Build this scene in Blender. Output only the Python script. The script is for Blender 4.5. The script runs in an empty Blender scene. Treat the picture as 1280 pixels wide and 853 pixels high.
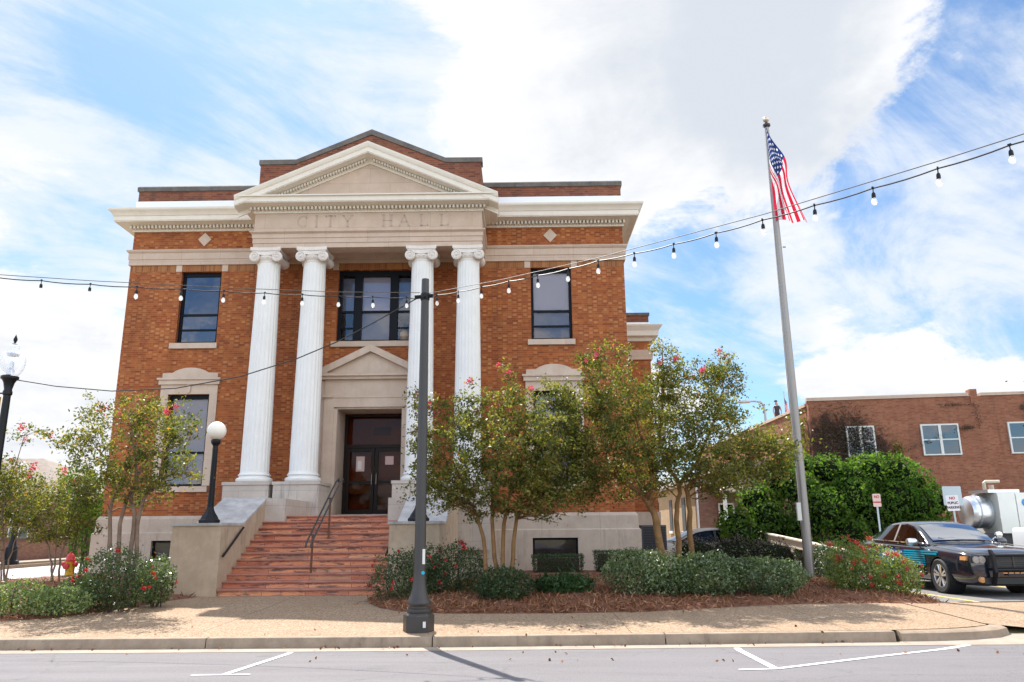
import bpy, bmesh, math, random
import numpy as np
from mathutils import Vector, Matrix

random.seed(7)
RNG = np.random.default_rng(7)
SC = bpy.context.scene
COL = SC.collection
PI = math.pi
R = math.radians

# ------------------------------------------------------------------ nodes / materials
class NT:
    def __init__(s, tree):
        s.t = tree
    def n(s, typ, **kw):
        nd = s.t.nodes.new(typ)
        for k, v in kw.items():
            if k.startswith('i_'):
                nd.inputs[k[2:]].default_value = v
            else:
                setattr(nd, k, v)
        return nd
    def l(s, a, b):
        s.t.links.new(a, b)
    def _set(s, sock, v):
        if isinstance(v, bpy.types.NodeSocket):
            s.l(v, sock)
        else:
            sock.default_value = v
    def math(s, op, a, b=0.0, c=None, clamp=False):
        nd = s.n('ShaderNodeMath', operation=op, use_clamp=clamp)
        s._set(nd.inputs[0], a); s._set(nd.inputs[1], b)
        if c is not None: s._set(nd.inputs[2], c)
        return nd.outputs[0]
    def vmath(s, op, a, b=(0, 0, 0), out=0):
        nd = s.n('ShaderNodeVectorMath', operation=op)
        s._set(nd.inputs[0], a); s._set(nd.inputs[1], b)
        return nd.outputs['Value'] if out == 'v' else nd.outputs[0]
    def mix(s, f, a, b, blend='MIX'):
        nd = s.n('ShaderNodeMix', data_type='RGBA', blend_type=blend)
        s._set(nd.inputs[0], f); s._set(nd.inputs[6], c4(a)); s._set(nd.inputs[7], c4(b))
        return nd.outputs[2]
    def ramp(s, f, stops, interp='LINEAR'):
        nd = s.n('ShaderNodeValToRGB')
        cr = nd.color_ramp; cr.interpolation = interp
        while len(cr.elements) < len(stops): cr.elements.new(0.5)
        for e, (p, c) in zip(cr.elements, stops):
            e.position = p; e.color = c4(c) if not isinstance(c, float) else (c, c, c, 1)
        s._set(nd.inputs[0], f)
        return nd.outputs[0]
    def noise(s, vec, scale, detail=4, rough=.55, dist=0.0, out=0):
        nd = s.n('ShaderNodeTexNoise')
        s._set(nd.inputs['Vector'], vec)
        nd.inputs['Scale'].default_value = scale; nd.inputs['Detail'].default_value = detail
        nd.inputs['Roughness'].default_value = rough; nd.inputs['Distortion'].default_value = dist
        return nd.outputs[out]
    def remap(s, f, a, b, lo=0.0, hi=1.0):
        nd = s.n('ShaderNodeMapRange', interpolation_type='SMOOTHSTEP')
        s._set(nd.inputs[0], f)
        nd.inputs[1].default_value = a; nd.inputs[2].default_value = b
        nd.inputs[3].default_value = lo; nd.inputs[4].default_value = hi
        return nd.outputs[0]
    def coord(s, scale=(1, 1, 1)):
        o = s.n('ShaderNodeTexCoord').outputs['Object']
        if scale == (1, 1, 1): return o
        m = s.n('ShaderNodeMapping'); m.inputs['Scale'].default_value = scale
        s.l(o, m.inputs[0]); return m.outputs[0]
    def sep(s, v):
        nd = s.n('ShaderNodeSeparateXYZ'); s.l(v, nd.inputs[0]); return nd.outputs
    def comb(s, x, y, z):
        nd = s.n('ShaderNodeCombineXYZ')
        for i, v in enumerate((x, y, z)): s._set(nd.inputs[i], v)
        return nd.outputs[0]

def c4(c):
    if isinstance(c, bpy.types.NodeSocket): return c
    if isinstance(c, (int, float)): return (c, c, c, 1)
    return tuple(c) if len(c) == 4 else (*c, 1)

def new_mat(name):
    m = bpy.data.materials.new(name); m.use_nodes = True
    nt = m.node_tree
    for n in list(nt.nodes): nt.nodes.remove(n)
    t = NT(nt)
    out = t.n('ShaderNodeOutputMaterial')
    p = t.n('ShaderNodeBsdfPrincipled')
    t.l(p.outputs[0], out.inputs[0])
    return m, t, p, out

def bump(t, p, h, strength, dist=.02):
    b = t.n('ShaderNodeBump'); b.inputs['Strength'].default_value = strength; b.inputs['Distance'].default_value = dist
    t.l(h, b.inputs['Height']); t.l(b.outputs[0], p.inputs['Normal'])

def plain(name, c, rough=.6, metal=0.0, spec=.5, var=.0, coat=0.0, vscale=3.0):
    m, t, p, o = new_mat(name)
    p.inputs['Roughness'].default_value = rough; p.inputs['Metallic'].default_value = metal
    p.inputs['Specular IOR Level'].default_value = spec
    if coat: p.inputs['Coat Weight'].default_value = coat; p.inputs['Coat Roughness'].default_value = .04
    if var:
        f = t.noise(t.coord(), vscale, 5, .6)
        t.l(t.mix(f, tuple(x*(1-var) for x in c), tuple(min(1, x*(1+var)) for x in c)), p.inputs['Base Color'])
    else:
        p.inputs['Base Color'].default_value = c4(c)
    return m

def stone(name, c1, c2, dirt, streak=.5, rough=.85, blocks=None, scale=2.5, dirtamt=.5, bmp=.25):
    """mottled stone or concrete with vertical weather streaks; blocks=(w,h) draws masonry joints"""
    m, t, p, o = new_mat(name)
    v = t.coord()
    base = t.mix(t.remap(t.noise(v, scale, 6, .65), .3, .7), c1, c2)
    fine = t.noise(v, 60, 3, .6)
    base = t.mix(t.remap(fine, .3, .75, 0, .25), base, tuple(x*.75 for x in c1))
    if blocks:
        x, y, z = t.sep(v)
        nrm = t.n('ShaderNodeNewGeometry').outputs['Normal']
        nx = t.math('ABSOLUTE', t.sep(nrm)[0])
        side = t.math('GREATER_THAN', nx, .6)
        u = t.math('ADD', t.math('MULTIPLY', x, t.math('SUBTRACT', 1.0, side)), t.math('MULTIPLY', y, side))
        zr = t.math('DIVIDE', z, blocks[1]); row = t.math('FLOOR', zr)
        uu = t.math('ADD', t.math('DIVIDE', u, blocks[0]), t.math('MULTIPLY', t.math('MODULO', t.math('ABSOLUTE', row), 2.0), .5))
        wn = t.n('ShaderNodeTexWhiteNoise', noise_dimensions='3D')
        t.l(t.comb(t.math('FLOOR', uu), row, 0.0), wn.inputs['Vector'])
        base = t.mix(t.math('MULTIPLY', wn.outputs[0], .35), base, tuple(x*.72 for x in c2))
        fu = t.math('FRACT', uu); fz = t.math('FRACT', zr)
        j = t.math('MAXIMUM', t.math('LESS_THAN', fu, .014/blocks[0]), t.math('LESS_THAN', fz, .014/blocks[1]))
        base = t.mix(t.math('MULTIPLY', j, .4), base, tuple(x*.5 for x in c1))
    sv = t.coord((5, 5, .55))
    st = t.remap(t.noise(sv, 1.3, 5, .7), .5, .78, 0, streak)
    st2 = t.math('MULTIPLY', st, t.remap(t.noise(v, .9, 3, .6), .35, .65))
    base = t.mix(st2, base, dirt)
    spots = t.remap(t.noise(v, 7, 6, .75), .6, .75, 0, dirtamt)
    base = t.mix(spots, base, dirt)
    t.l(base, p.inputs['Base Color'])
    p.inputs['Roughness'].default_value = rough; p.inputs['Specular IOR Level'].default_value = .25
    bump(t, p, t.noise(v, 45, 5, .7), bmp, .01)
    return m

def brick(name, cols, header, mortar, course=.0677, period=.315, soot=.0, sootc=(.05, .04, .035), hw=.4, soldier=False, stain=None):
    """Flemish bond: alternate stretchers and headers in every course"""
    m, t, p, o = new_mat(name)
    v = t.coord()
    x, y, z = t.sep(v)
    nrm = t.n('ShaderNodeNewGeometry').outputs['Normal']
    side = t.math('GREATER_THAN', t.math('ABSOLUTE', t.sep(nrm)[0]), .6)
    u = t.math('ADD', t.math('MULTIPLY', x, t.math('SUBTRACT', 1.0, side)), t.math('MULTIPLY', y, side))
    u = t.math('ADD', u, 200.0); z = t.math('ADD', z, 200.0)
    if soldier:
        uu = t.math('DIVIDE', u, course); cell = t.math('FLOOR', uu); row = t.math('FLOOR', t.math('DIVIDE', z, .23))
        isH = 0.0; j = t.math('LESS_THAN', t.math('FRACT', uu), .16)
    else:
        zr = t.math('DIVIDE', z, course); row = t.math('FLOOR', zr)
        uu = t.math('ADD', t.math('DIVIDE', u, period), t.math('MULTIPLY', t.math('MODULO', row, 2.0), .5))
        cell = t.math('FLOOR', uu); fu = t.math('FRACT', uu)
        isH = t.math('GREATER_THAN', fu, .66)
        j = t.math('LESS_THAN', t.math('FRACT', zr), .16)
        jv = t.math('MAXIMUM', t.math('LESS_THAN', fu, .032), t.math('LESS_THAN', t.math('ABSOLUTE', t.math('SUBTRACT', fu, .677)), .016))
        j = t.math('MAXIMUM', j, t.math('MULTIPLY', jv, .55))
    wn = t.n('ShaderNodeTexWhiteNoise', noise_dimensions='3D')
    t.l(t.comb(cell, row, isH), wn.inputs['Vector'])
    k = len(cols)
    base = t.ramp(wn.outputs[0], [(i/(k-1), c) for i, c in enumerate(cols)])
    if not soldier:
        hv = t.remap(t.sep(wn.outputs['Color'])[1], .35, .95)
        base = t.mix(t.math('MULTIPLY', t.math('MULTIPLY', isH, hw), hv), base, header)
    big = t.noise(v, .55, 4, .6)
    base = t.mix(t.remap(big, .35, .7, 0, .34), base, tuple(c*.62 for c in cols[0]))
    base = t.mix(t.remap(t.noise(t.coord((2.2, 2.2, .22)), 1.0, 5, .7), .50, .74, 0, .5), base, tuple(c*.5 for c in cols[0]))
    base = t.mix(t.remap(t.noise(v, 2.1, 5, .7), .5, .72, 0, .14), base, header if not soldier else cols[2])
    grain = t.noise(v, 90, 3, .6)
    base = t.mix(t.remap(grain, .35, .7, 0, .3), base, tuple(c*.6 for c in cols[0]))
    base = t.mix(t.math('MULTIPLY', j, .62), base, mortar)
    if soot:
        base = t.mix(t.remap(t.noise(t.coord((1, 1, .8)), .8, 6, .7), .5, .72, 0, soot), base, sootc)
    for (sx, sz, rx, rz_) in (stain or []):     # dark mat of dead creeper and its dirt, a mark of its own on the wall
        ox, oy, oz = t.sep(v)
        q = t.math('ADD', t.math('POWER', t.math('ABSOLUTE', t.math('DIVIDE', t.math('SUBTRACT', ox, sx), rx)), 2.0), t.math('POWER', t.math('ABSOLUTE', t.math('DIVIDE', t.math('SUBTRACT', oz, sz), rz_)), 2.0))
        q = t.math('ADD', t.math('SUBTRACT', 1.0, q), t.math('MULTIPLY', t.math('SUBTRACT', t.noise(v, 1.9, 8, .72), .5), 2.6))
        base = t.mix(t.remap(q, .2, .75, 0, .88), base, (.040, .022, .016))
    t.l(base, p.inputs['Base Color'])
    p.inputs['Roughness'].default_value = .85; p.inputs['Specular IOR Level'].default_value = .25
    bump(t, p, t.math('SUBTRACT', 1.0, j), .35, .006)
    return m

M = {}
M['brick'] = brick('orange_brick', [(.21, .055, .021), (.345, .095, .029), (.42, .135, .037), (.27, .067, .022), (.375, .110, .031)], (.58, .285, .115), (.37, .17, .082), hw=.62)
M['brick_dark'] = brick('dark_red_brick', [(.15, .045, .028), (.235, .075, .04), (.27, .10, .05), (.11, .04, .03)], (.32, .15, .08), (.26, .17, .13), soot=.6)
M['soldier'] = brick('soldier_brick', [(.24, .08, .03), (.36, .145, .05), (.41, .18, .065), (.30, .10, .04)], (0, 0, 0), (.33, .2, .12), soldier=True)
M['brick_red'] = brick('old_red_brick', [(.22, .078, .042), (.31, .115, .06), (.35, .145, .078), (.26, .092, .048)], (.40, .20, .12), (.34, .21, .145), hw=.3, soot=.4, sootc=(.11, .055, .04))
M['brick_vined'] = brick('vine_stained_brick', [(.22, .078, .042), (.31, .115, .06), (.35, .145, .078), (.26, .092, .048)], (.40, .20, .12), (.34, .21, .145), hw=.3, soot=.4, sootc=(.11, .055, .04), stain=[(1.0, 5.3, 1.9, 1.7), (2.5, 4.9, 1.35, 1.5), (1.9, 3.6, 2.8, 1.3)])
M['brick_brown'] = brick('brown_brick', [(.20, .10, .07), (.26, .13, .09), (.3, .16, .11), (.22, .10, .07)], (.3, .18, .13), (.3, .22, .18), hw=.2)
M['brick_tan'] = brick('tan_brick', [(.42, .29, .18), (.5, .35, .22), (.46, .33, .22), (.4, .27, .17)], (.5, .38, .26), (.5, .4, .3), hw=.2)
M['limestone'] = stone('limestone', (.53, .395, .30), (.61, .47, .37), (.33, .23, .17), streak=.35, blocks=(1.25, .48), dirtamt=.25)
M['stone_plain'] = stone('smooth_limestone', (.52, .395, .305), (.60, .475, .38), (.27, .2, .155), streak=.4, dirtamt=.3)
M['plinth'] = stone('plinth_stone', (.44, .35, .275), (.52, .42, .335), (.15, .125, .11), streak=.65, blocks=(1.7, 2.4), dirtamt=.5)
M['pedestal'] = stone('pedestal_stone', (.48, .41, .35), (.57, .49, .42), (.17, .15, .14), streak=.8, blocks=(1.6, .46), dirtamt=.6)
M['cheek'] = stone('cheek_concrete', (.41, .305, .21), (.52, .395, .28), (.17, .13, .10), streak=.75, dirtamt=.6)
M['cheek_cap'] = stone('weathered_cap_stone', (.34, .32, .31), (.52, .49, .46), (.15, .14, .14), streak=.6, dirtamt=.75)
M['coping'] = stone('coping_stone', (.10, .088, .08), (.19, .165, .145), (.045, .038, .035), streak=.7, dirtamt=.8, blocks=(1.1, 3))
M['cream'] = stone('cream_paint', (.72, .645, .545), (.77, .70, .60), (.48, .39, .29), streak=.22, dirtamt=.12, rough=.6, bmp=.05)
M['white'] = stone('white_paint', (.74, .715, .68), (.79, .77, .735), (.46, .42, .37), streak=.16, dirtamt=.10, rough=.5, bmp=.05)
M['flash'] = plain('white_flashing', (.78, .78, .80), .4)
M['frame'] = plain('black_window_frame', (.007, .008, .012), .45, spec=.12)
M['bronze'] = plain('bronze_door_frame', (.018, .011, .008), .4, spec=.12)
M['black'] = plain('black_iron', (.008, .008, .010), .45, spec=.25, var=.2)
M['pole'] = plain('dark_bronze_pole', (.042, .037, .034), .42, .2, var=.12)
M['alu'] = plain('brushed_aluminium', (.27, .245, .225), .42, .75, var=.08)
M['rust'] = plain('rusted_steel', (.16, .065, .03), .75, .2, var=.35, vscale=20)
M['cable'] = plain('black_cable', (.03, .028, .024), .5)
M['wire'] = plain('steel_wire', (.12, .10, .08), .6, .3)
M['rubber'] = plain('tyre_rubber', (.018, .018, .018), .75)
M['chrome'] = plain('chrome', (.75, .75, .76), .12, 1.0)
M['rim'] = plain('alloy_rim', (.62, .60, .58), .28, .9)
M['carblack'] = plain('black_car_paint', (.009, .011, .020), .12, coat=1.0)
M['carbeige'] = plain('beige_car_paint', (.30, .26, .21), .5, coat=.1)
M['carwhite'] = plain('white_car_paint', (.68, .70, .71), .25, coat=.8)
M['trim'] = plain('black_plastic', (.012, .012, .013), .5)
M['teal'] = plain('teal_vinyl', (.0, .34, .50), .3)
M['bluevinyl'] = plain('blue_vinyl', (.01, .07, .25), .3)
M['whitevinyl'] = plain('pale_blue_lettering', (.55, .72, .85), .3)
M['amber'] = plain('amber_lens', (.50, .24, .09), .15)
M['lens'] = plain('clear_lamp_lens', (.34, .30, .26), .08)
M['silver'] = plain('sky_reflection_silver', (.66, .67, .68), .3, .9, var=.06)
M['offwhite'] = plain('offwhite_panel', (.66, .66, .60), .5, var=.08)
M['beige'] = plain('beige_boards', (.58, .50, .38), .7, var=.12)
M['signwhite'] = plain('sign_white', (.74, .70, .69), .45, var=.05)
M['signpink'] = plain('faded_sign_face', (.72, .50, .44), .5, var=.08)
M['signred'] = plain('sign_red_ink', (.42, .05, .05), .5)
M['ink'] = plain('sign_dark_ink', (.06, .03, .04), .5)
M['signback'] = plain('sign_back_metal', (.40, .45, .47), .4, .6)
M['yellow'] = plain('yellow_paint', (.62, .38, .03), .5, var=.15)
M['red'] = plain('red_paint', (.5, .03, .025), .45, var=.1)
M['globe'] = plain('white_globe', (.86, .80, .70), .55, spec=.2)
M['steeldark'] = plain('dark_grey_unit', (.045, .045, .055), .6, var=.2)
M['shingle'] = stone('roof_shingles', (.19, .15, .125), (.27, .22, .18), (.12, .10, .09), streak=.5, dirtamt=.5)
M['paper'] = plain('pink_notice_paper', (.60, .40, .36), .8)
M['papwhite'] = plain('white_paper', (.7, .66, .6), .8)
M['blind'] = plain('lavender_blind', (.80, .72, .74), .85, var=.06, vscale=1.2)
M['blind_grey'] = plain('grey_blind', (.34, .31, .30), .85, var=.2, vscale=2)
M['blind_tan'] = plain('tan_blind', (.42, .33, .26), .85, var=.12)
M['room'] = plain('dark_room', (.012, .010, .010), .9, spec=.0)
M['skin'] = plain('skin', (.45, .25, .17), .6)
M['shirt'] = plain('dark_shirt', (.035, .035, .04), .8)
M['bark'] = stone('smooth_tan_bark', (.17, .088, .034), (.27, .15, .065), (.07, .042, .024), streak=.6, dirtamt=.4, scale=5)
M['bark_dark'] = stone('grey_brown_bark', (.16, .105, .075), (.26, .18, .13), (.07, .045, .035), streak=.6, dirtamt=.4, scale=5)
M['leaf_shadow'] = plain('shrub_shade', (.012, .016, .008), .95, spec=.0)  # near-black fill that paints the shade inside dense shrubs
M['twig'] = plain('shrub_twig', (.075, .05, .035), .8)

def glass_mat(name, tint, rough=.02, ior=1.5, trans=.75):
    m, t, p, o = new_mat(name)
    t.t.nodes.remove(p)
    g = t.n('ShaderNodeBsdfGlossy'); g.inputs['Roughness'].default_value = rough; g.inputs['Color'].default_value = (.9, .93, 1, 1)
    tr = t.n('ShaderNodeBsdfTransparent'); tr.inputs['Color'].default_value = c4(tint)
    fr = t.n('ShaderNodeFresnel'); fr.inputs['IOR'].default_value = ior
    v = t.coord()
    b = t.n('ShaderNodeBump'); b.inputs['Strength'].default_value = .06; b.inputs['Distance'].default_value = .05
    t.l(t.noise(v, 1.4, 2, .5), b.inputs['Height']); t.l(b.outputs[0], g.inputs['Normal'])
    mx = t.n('ShaderNodeMixShader'); t.l(fr.outputs[0], mx.inputs[0]); t.l(tr.outputs[0], mx.inputs[1]); t.l(g.outputs[0], mx.inputs[2])
    t.l(mx.outputs[0], o.inputs[0])
    return m
def lamp_glass():
    m, t, p, o = new_mat('clear_lamp_glass')
    p.inputs['Base Color'].default_value = (.8, .82, .84, 1); p.inputs['Roughness'].default_value = .08
    tl = t.n('ShaderNodeBsdfTranslucent'); tl.inputs[0].default_value = (.85, .87, .9, 1)
    tp = t.n('ShaderNodeBsdfTransparent'); tp.inputs[0].default_value = (.96, .97, 1, 1)
    a = t.n('ShaderNodeMixShader'); a.inputs[0].default_value = .5; t.l(p.outputs[0], a.inputs[1]); t.l(tl.outputs[0], a.inputs[2])
    b = t.n('ShaderNodeMixShader'); lw = t.n('ShaderNodeLayerWeight'); lw.inputs[0].default_value = .35
    t.l(t.math('MULTIPLY_ADD', lw.outputs['Facing'], -.5, .70), b.inputs[0])
    t.l(a.outputs[0], b.inputs[1]); t.l(tp.outputs[0], b.inputs[2]); t.l(b.outputs[0], o.inputs[0]); return m
M['glass'] = glass_mat('window_glass', (.80, .80, .84), ior=1.5)
M['glass_blue'] = glass_mat('bluish_window_glass', (.14, .15, .30), ior=1.9)
M['glass_door'] = glass_mat('reflection_brown_glass', (.62, .42, .26), ior=1.22)  # brown tint stands in for the warm reflection of brick opposite
M['glass_car'] = glass_mat('car_glass', (.10, .12, .13), ior=1.9)
M['windscreen'] = glass_mat('windscreen_glass', (.20, .25, .30), ior=6.5)
M['glass_dull'] = glass_mat('dull_car_glass', (.10, .11, .12), ior=1.3)
M['glass_lamp'] = lamp_glass()
M['bulb'] = glass_mat('bulb_glass', (.95, .93, .88), rough=.05, ior=1.7)
M['frost'] = plain('frosted_bulb', (.86, .84, .78), .2)

def steps_mat():
    m, t, p, o = new_mat('red_slate')
    v = t.coord()
    x, y, z = t.sep(v)
    rowf = t.math('FLOOR', t.math('DIVIDE', z, .0675))
    wn0 = t.n('ShaderNodeTexWhiteNoise', noise_dimensions='1D'); t.l(rowf, wn0.inputs['W'])
    u = t.math('DIVIDE', t.math('ADD', x, t.math('MULTIPLY', wn0.outputs[0], 3.0)), .9)
    wn = t.n('ShaderNodeTexWhiteNoise', noise_dimensions='3D'); t.l(t.comb(t.math('FLOOR', u), rowf, 0.0), wn.inputs['Vector'])
    base = t.ramp(wn.outputs[0], [(0, (.46, .125, .065)), (.35, (.68, .225, .11)), (.7, (.80, .32, .145)), (.9, (.84, .43, .22)), (1, (.26, .10, .075))])
    vein = t.remap(t.noise(t.coord((1.2, 3, 7)), 2.2, 6, .72, .6), .50, .60, 0, .85)
    base = t.mix(vein, base, (.07, .045, .05))
    base = t.mix(t.remap(t.noise(v, 9, 5, .7), .4, .7, 0, .45), base, (.50, .25, .17))
    j = t.math('LESS_THAN', t.math('FRACT', u), .012)
    base = t.mix(t.math('MULTIPLY', j, .8), base, (.05, .03, .03))
    fz = t.math('FRACT', t.math('DIVIDE', t.math('SUBTRACT', z, .0), .1346))
    t.l(base, p.inputs['Base Color']); p.inputs['Roughness'].default_value = .6
    bump(t, p, t.noise(v, 25, 5, .7), .3, .01)
    return m
M['steps'] = steps_mat()

def aggregate():
    m, t, p, o = new_mat('exposed_aggregate')
    v = t.coord()
    vo = t.n('ShaderNodeTexVoronoi'); vo.inputs['Scale'].default_value = 55; t.l(v, vo.inputs['Vector'])
    hue = t.sep(vo.outputs['Color'])[0]
    base = t.ramp(hue, [(0, (.13, .072, .038)), (.3, (.25, .158, .088)), (.65, (.325, .218, .13)), (1, (.43, .325, .225))])
    base = t.mix(t.remap(t.noise(v, .9, 5, .65), .35, .7, 0, .35), base, (.22, .135, .072))
    base = t.mix(t.remap(t.noise(v, 2.7, 6, .7), .58, .72, 0, .3), base, (.2, .14, .1))
    x, y, z = t.sep(v)
    jx = t.math('LESS_THAN', t.math('FRACT', t.math('DIVIDE', t.math('ADD', x, 50.35), 3.05)), .006)
    jy = t.math('LESS_THAN', t.math('ABSOLUTE', t.math('SUBTRACT', y, 12.55)), .010)
    base = t.mix(t.math('MULTIPLY', t.math('MAXIMUM', jx, jy), .75), base, (.10, .07, .045))
    base = t.mix(t.remap(t.noise(t.coord((.5, 1.6, 1)), 1.7, 6, .72), .55, .72, 0, .35), base, (.16, .11, .075))
    t.l(base, p.inputs['Base Color']); p.inputs['Roughness'].default_value = .9
    bump(t, p, vo.outputs['Distance'], .5, .008)
    return m
M['aggregate'] = aggregate()

def asphalt(name, c1, c2, crack=True):
    m, t, p, o = new_mat(name)
    v = t.coord()
    base = t.mix(t.remap(t.noise(t.coord((.25, 1.6, 1)), 1.0, 5, .65), .3, .7), c1, c2)
    base = t.mix(t.remap(t.noise(v, 75, 3, .7), .35, .7, 0, .6), base, tuple(c*1.55 for c in c2))
    base = t.mix(t.remap(t.noise(v, 90, 2, .6), .55, .75, 0, .6), base, tuple(c*.45 for c in c1))
    base = t.mix(t.remap(t.noise(v, 1.1, 6, .7), .55, .75, 0, .45), base, tuple(c*.55 for c in c1))
    base = t.mix(t.remap(t.noise(t.coord((.12, 2.6, 1)), 1.3, 6, .7), .52, .7, 0, .4), base, tuple(c*1.35 for c in c2))
    base = t.mix(t.remap(t.noise(t.coord((.3, 1.0, 1)), 2.4, 4, .6), .66, .74, 0, .5), base, tuple(c*.45 for c in c1))
    if crack:
        vo = t.n('ShaderNodeTexVoronoi', feature='DISTANCE_TO_EDGE'); vo.inputs['Scale'].default_value = .33
        w = t.vmath('ADD', v, t.vmath('SCALE', t.noise(v, 1.6, 5, .7, out=1), (0, 0, 0)))
        nd = t.n('ShaderNodeVectorMath', operation='SCALE'); t.l(t.noise(v, 1.6, 5, .7, out=1), nd.inputs[0]); nd.inputs['Scale'].default_value = .55
        t.l(t.vmath('ADD', v, nd.outputs[0]), vo.inputs['Vector'])
        base = t.mix(t.remap(vo.outputs['Distance'], .0, .006, .28, 0), base, (.03, .03, .032))
    t.l(base, p.inputs['Base Color']); p.inputs['Roughness'].default_value = .85; p.inputs['Specular IOR Level'].default_value = .3
    bump(t, p, t.noise(v, 120, 3, .7), .35, .006)
    return m
M['asphalt'] = asphalt('road_asphalt', (.112, .103, .106), (.142, .132, .135))
M['lot'] = asphalt('lot_asphalt', (.14, .127, .118), (.18, .165, .155))
M['sidestreet'] = asphalt('pale_side_street', (.33, .31, .3), (.4, .38, .36), crack=False)
M['kerb'] = stone('kerb_concrete', (.25, .185, .13), (.34, .26, .185), (.10, .075, .06), streak=.75, dirtamt=.7, scale=4)
M['gutter'] = stone('gutter_concrete', (.28, .225, .175), (.36, .295, .235), (.16, .125, .10), streak=.3, dirtamt=.4, scale=3)
M['paint'] = stone('road_paint', (.62, .62, .62), (.76, .76, .76), (.22, .21, .21), streak=.5, dirtamt=.85, scale=14)
M['yellowpaint'] = stone('yellow_line_paint', (.6, .42, .1), (.66, .5, .16), (.3, .26, .2), streak=.3, dirtamt=.6, scale=9)
def ground_mat():
    m, t, p, o = new_mat('earth_and_grass')
    v = t.coord()
    base = t.mix(t.remap(t.noise(v, .35, 6, .7), .35, .65), (.19, .17, .07), (.29, .24, .12))
    base = t.mix(t.remap(t.noise(v, 25, 4, .7), .4, .7, 0, .6), base, (.09, .10, .035))
    t.l(base, p.inputs['Base Color']); p.inputs['Roughness'].default_value = .95
    return m
M['ground'] = ground_mat()
def mulch_mat():
    m, t, p, o = new_mat('pine_straw')
    v = t.coord()
    f = t.noise(t.coord((30, 14, 30)), 2.0, 6, .75, 1.0)
    base = t.ramp(f, [(.25, (.05, .022, .013)), (.45, (.17, .068, .036)), (.6, (.25, .10, .05)), (.8, (.36, .165, .09))])
    t.l(base, p.inputs['Base Color']); p.inputs['Roughness'].default_value = .9
    bump(t, p, f, .9, .04)
    return m
M['mulch'] = mulch_mat()

def leaf_mat(name, stops, transl=.42, gloss=.12, rough=.35, ts=1.5):
    """stops: colour ramp over the random per-leaf attribute 'tint'"""
    m, t, p, o = new_mat(name)
    a = t.n('ShaderNodeAttribute', attribute_name='tint')
    c = t.ramp(a.outputs['Fac'], stops)
    p.inputs['Roughness'].default_value = rough; p.inputs['Specular IOR Level'].default_value = gloss*4
    t.l(c, p.inputs['Base Color'])
    tr = t.n('ShaderNodeBsdfTranslucent')
    t.l(t.mix(1.0, c, (ts*1.0, ts*1.0, ts*.45), 'MULTIPLY'), tr.inputs['Color'])
    mx = t.n('ShaderNodeMixShader'); mx.inputs[0].default_value = transl
    t.l(p.outputs[0], mx.inputs[1]); t.l(tr.outputs[0], mx.inputs[2]); t.l(mx.outputs[0], o.inputs[0])
    return m
M['leaf_myrtle'] = leaf_mat('crape_myrtle_leaf', [(0, (.038, .055, .016)), (.4, (.10, .118, .030)), (.7, (.205, .20, .05)), (.9, (.33, .28, .08)), (1, (.36, .19, .06))], transl=.5, gloss=.06, rough=.45)
M['leaf_dark'] = leaf_mat('dark_shrub_leaf', [(0, (.016, .038, .015)), (.55, (.045, .08, .027)), (.85, (.10, .145, .046)), (1, (.20, .24, .09))], transl=.28, gloss=.1, rough=.45)
M['leaf_rose'] = leaf_mat('rose_leaf', [(0, (.024, .05, .02)), (.5, (.055, .09, .03)), (.8, (.12, .155, .05)), (.93, (.24, .27, .12)), (1, (.22, .11, .05))], transl=.36)
M['leaf_pale'] = leaf_mat('variegated_leaf', [(0, (.04, .075, .028)), (.4, (.10, .15, .05)), (.7, (.24, .30, .13)), (1, (.50, .52, .30))], transl=.35, gloss=.08, rough=.5)
M['leaf_glossy'] = leaf_mat('glossy_shrub_leaf', [(0, (.030, .060, .022)), (.4, (.085, .13, .048)), (.7, (.20, .26, .11)), (.9, (.38, .43, .23)), (1, (.52, .55, .36))], transl=.34, gloss=.2, rough=.36)  # palest stops paint sun glints into the leaf colour
M['leaf_sunny'] = leaf_mat('sunny_rose_leaf', [(0, (.04, .075, .018)), (.4, (.12, .18, .04)), (.75, (.27, .32, .08)), (1, (.48, .46, .22))], transl=.42, gloss=.12, rough=.4)
M['leaf_bright'] = leaf_mat('bright_green_leaf', [(0, (.03, .08, .012)), (.5, (.070, .140, .024)), (.85, (.14, .225, .04)), (1, (.25, .33, .07))], transl=.5, gloss=.03, rough=.55)
M['leaf_red'] = leaf_mat('dark_red_hedge_leaf', [(0, (.022, .018, .012)), (.6, (.050, .035, .022)), (1, (.10, .065, .04))], transl=.2)
M['leaf_vine'] = leaf_mat('dry_vine_leaf', [(0, (.035, .025, .018)), (.6, (.055, .04, .028)), (.9, (.07, .07, .03)), (1, (.12, .13, .04))], transl=.2)
M['leaf_vineg'] = leaf_mat('yellow_green_vine_leaf', [(0, (.06, .09, .015)), (.6, (.16, .19, .03)), (1, (.30, .27, .06))], transl=.4)
M['petal_pink'] = leaf_mat('pink_petal', [(0, (.55, .02, .09)), (.5, (.72, .05, .16)), (1, (.80, .16, .24))], transl=.35, ts=1.0)
M['petal_red'] = leaf_mat('red_petal', [(0, (.45, .012, .025)), (.6, (.65, .03, .05)), (1, (.78, .16, .12))], transl=.3, ts=1.0)
M['straw'] = leaf_mat('pine_needles', [(0, (.10, .042, .022)), (.6, (.26, .115, .058)), (1, (.46, .25, .14))], transl=.1, gloss=.02, rough=.8)
M['tuftleaf'] = leaf_mat('grassy_leaf', [(0, (.018, .05, .014)), (.7, (.04, .09, .022)), (1, (.08, .13, .035))], transl=.25)

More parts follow.
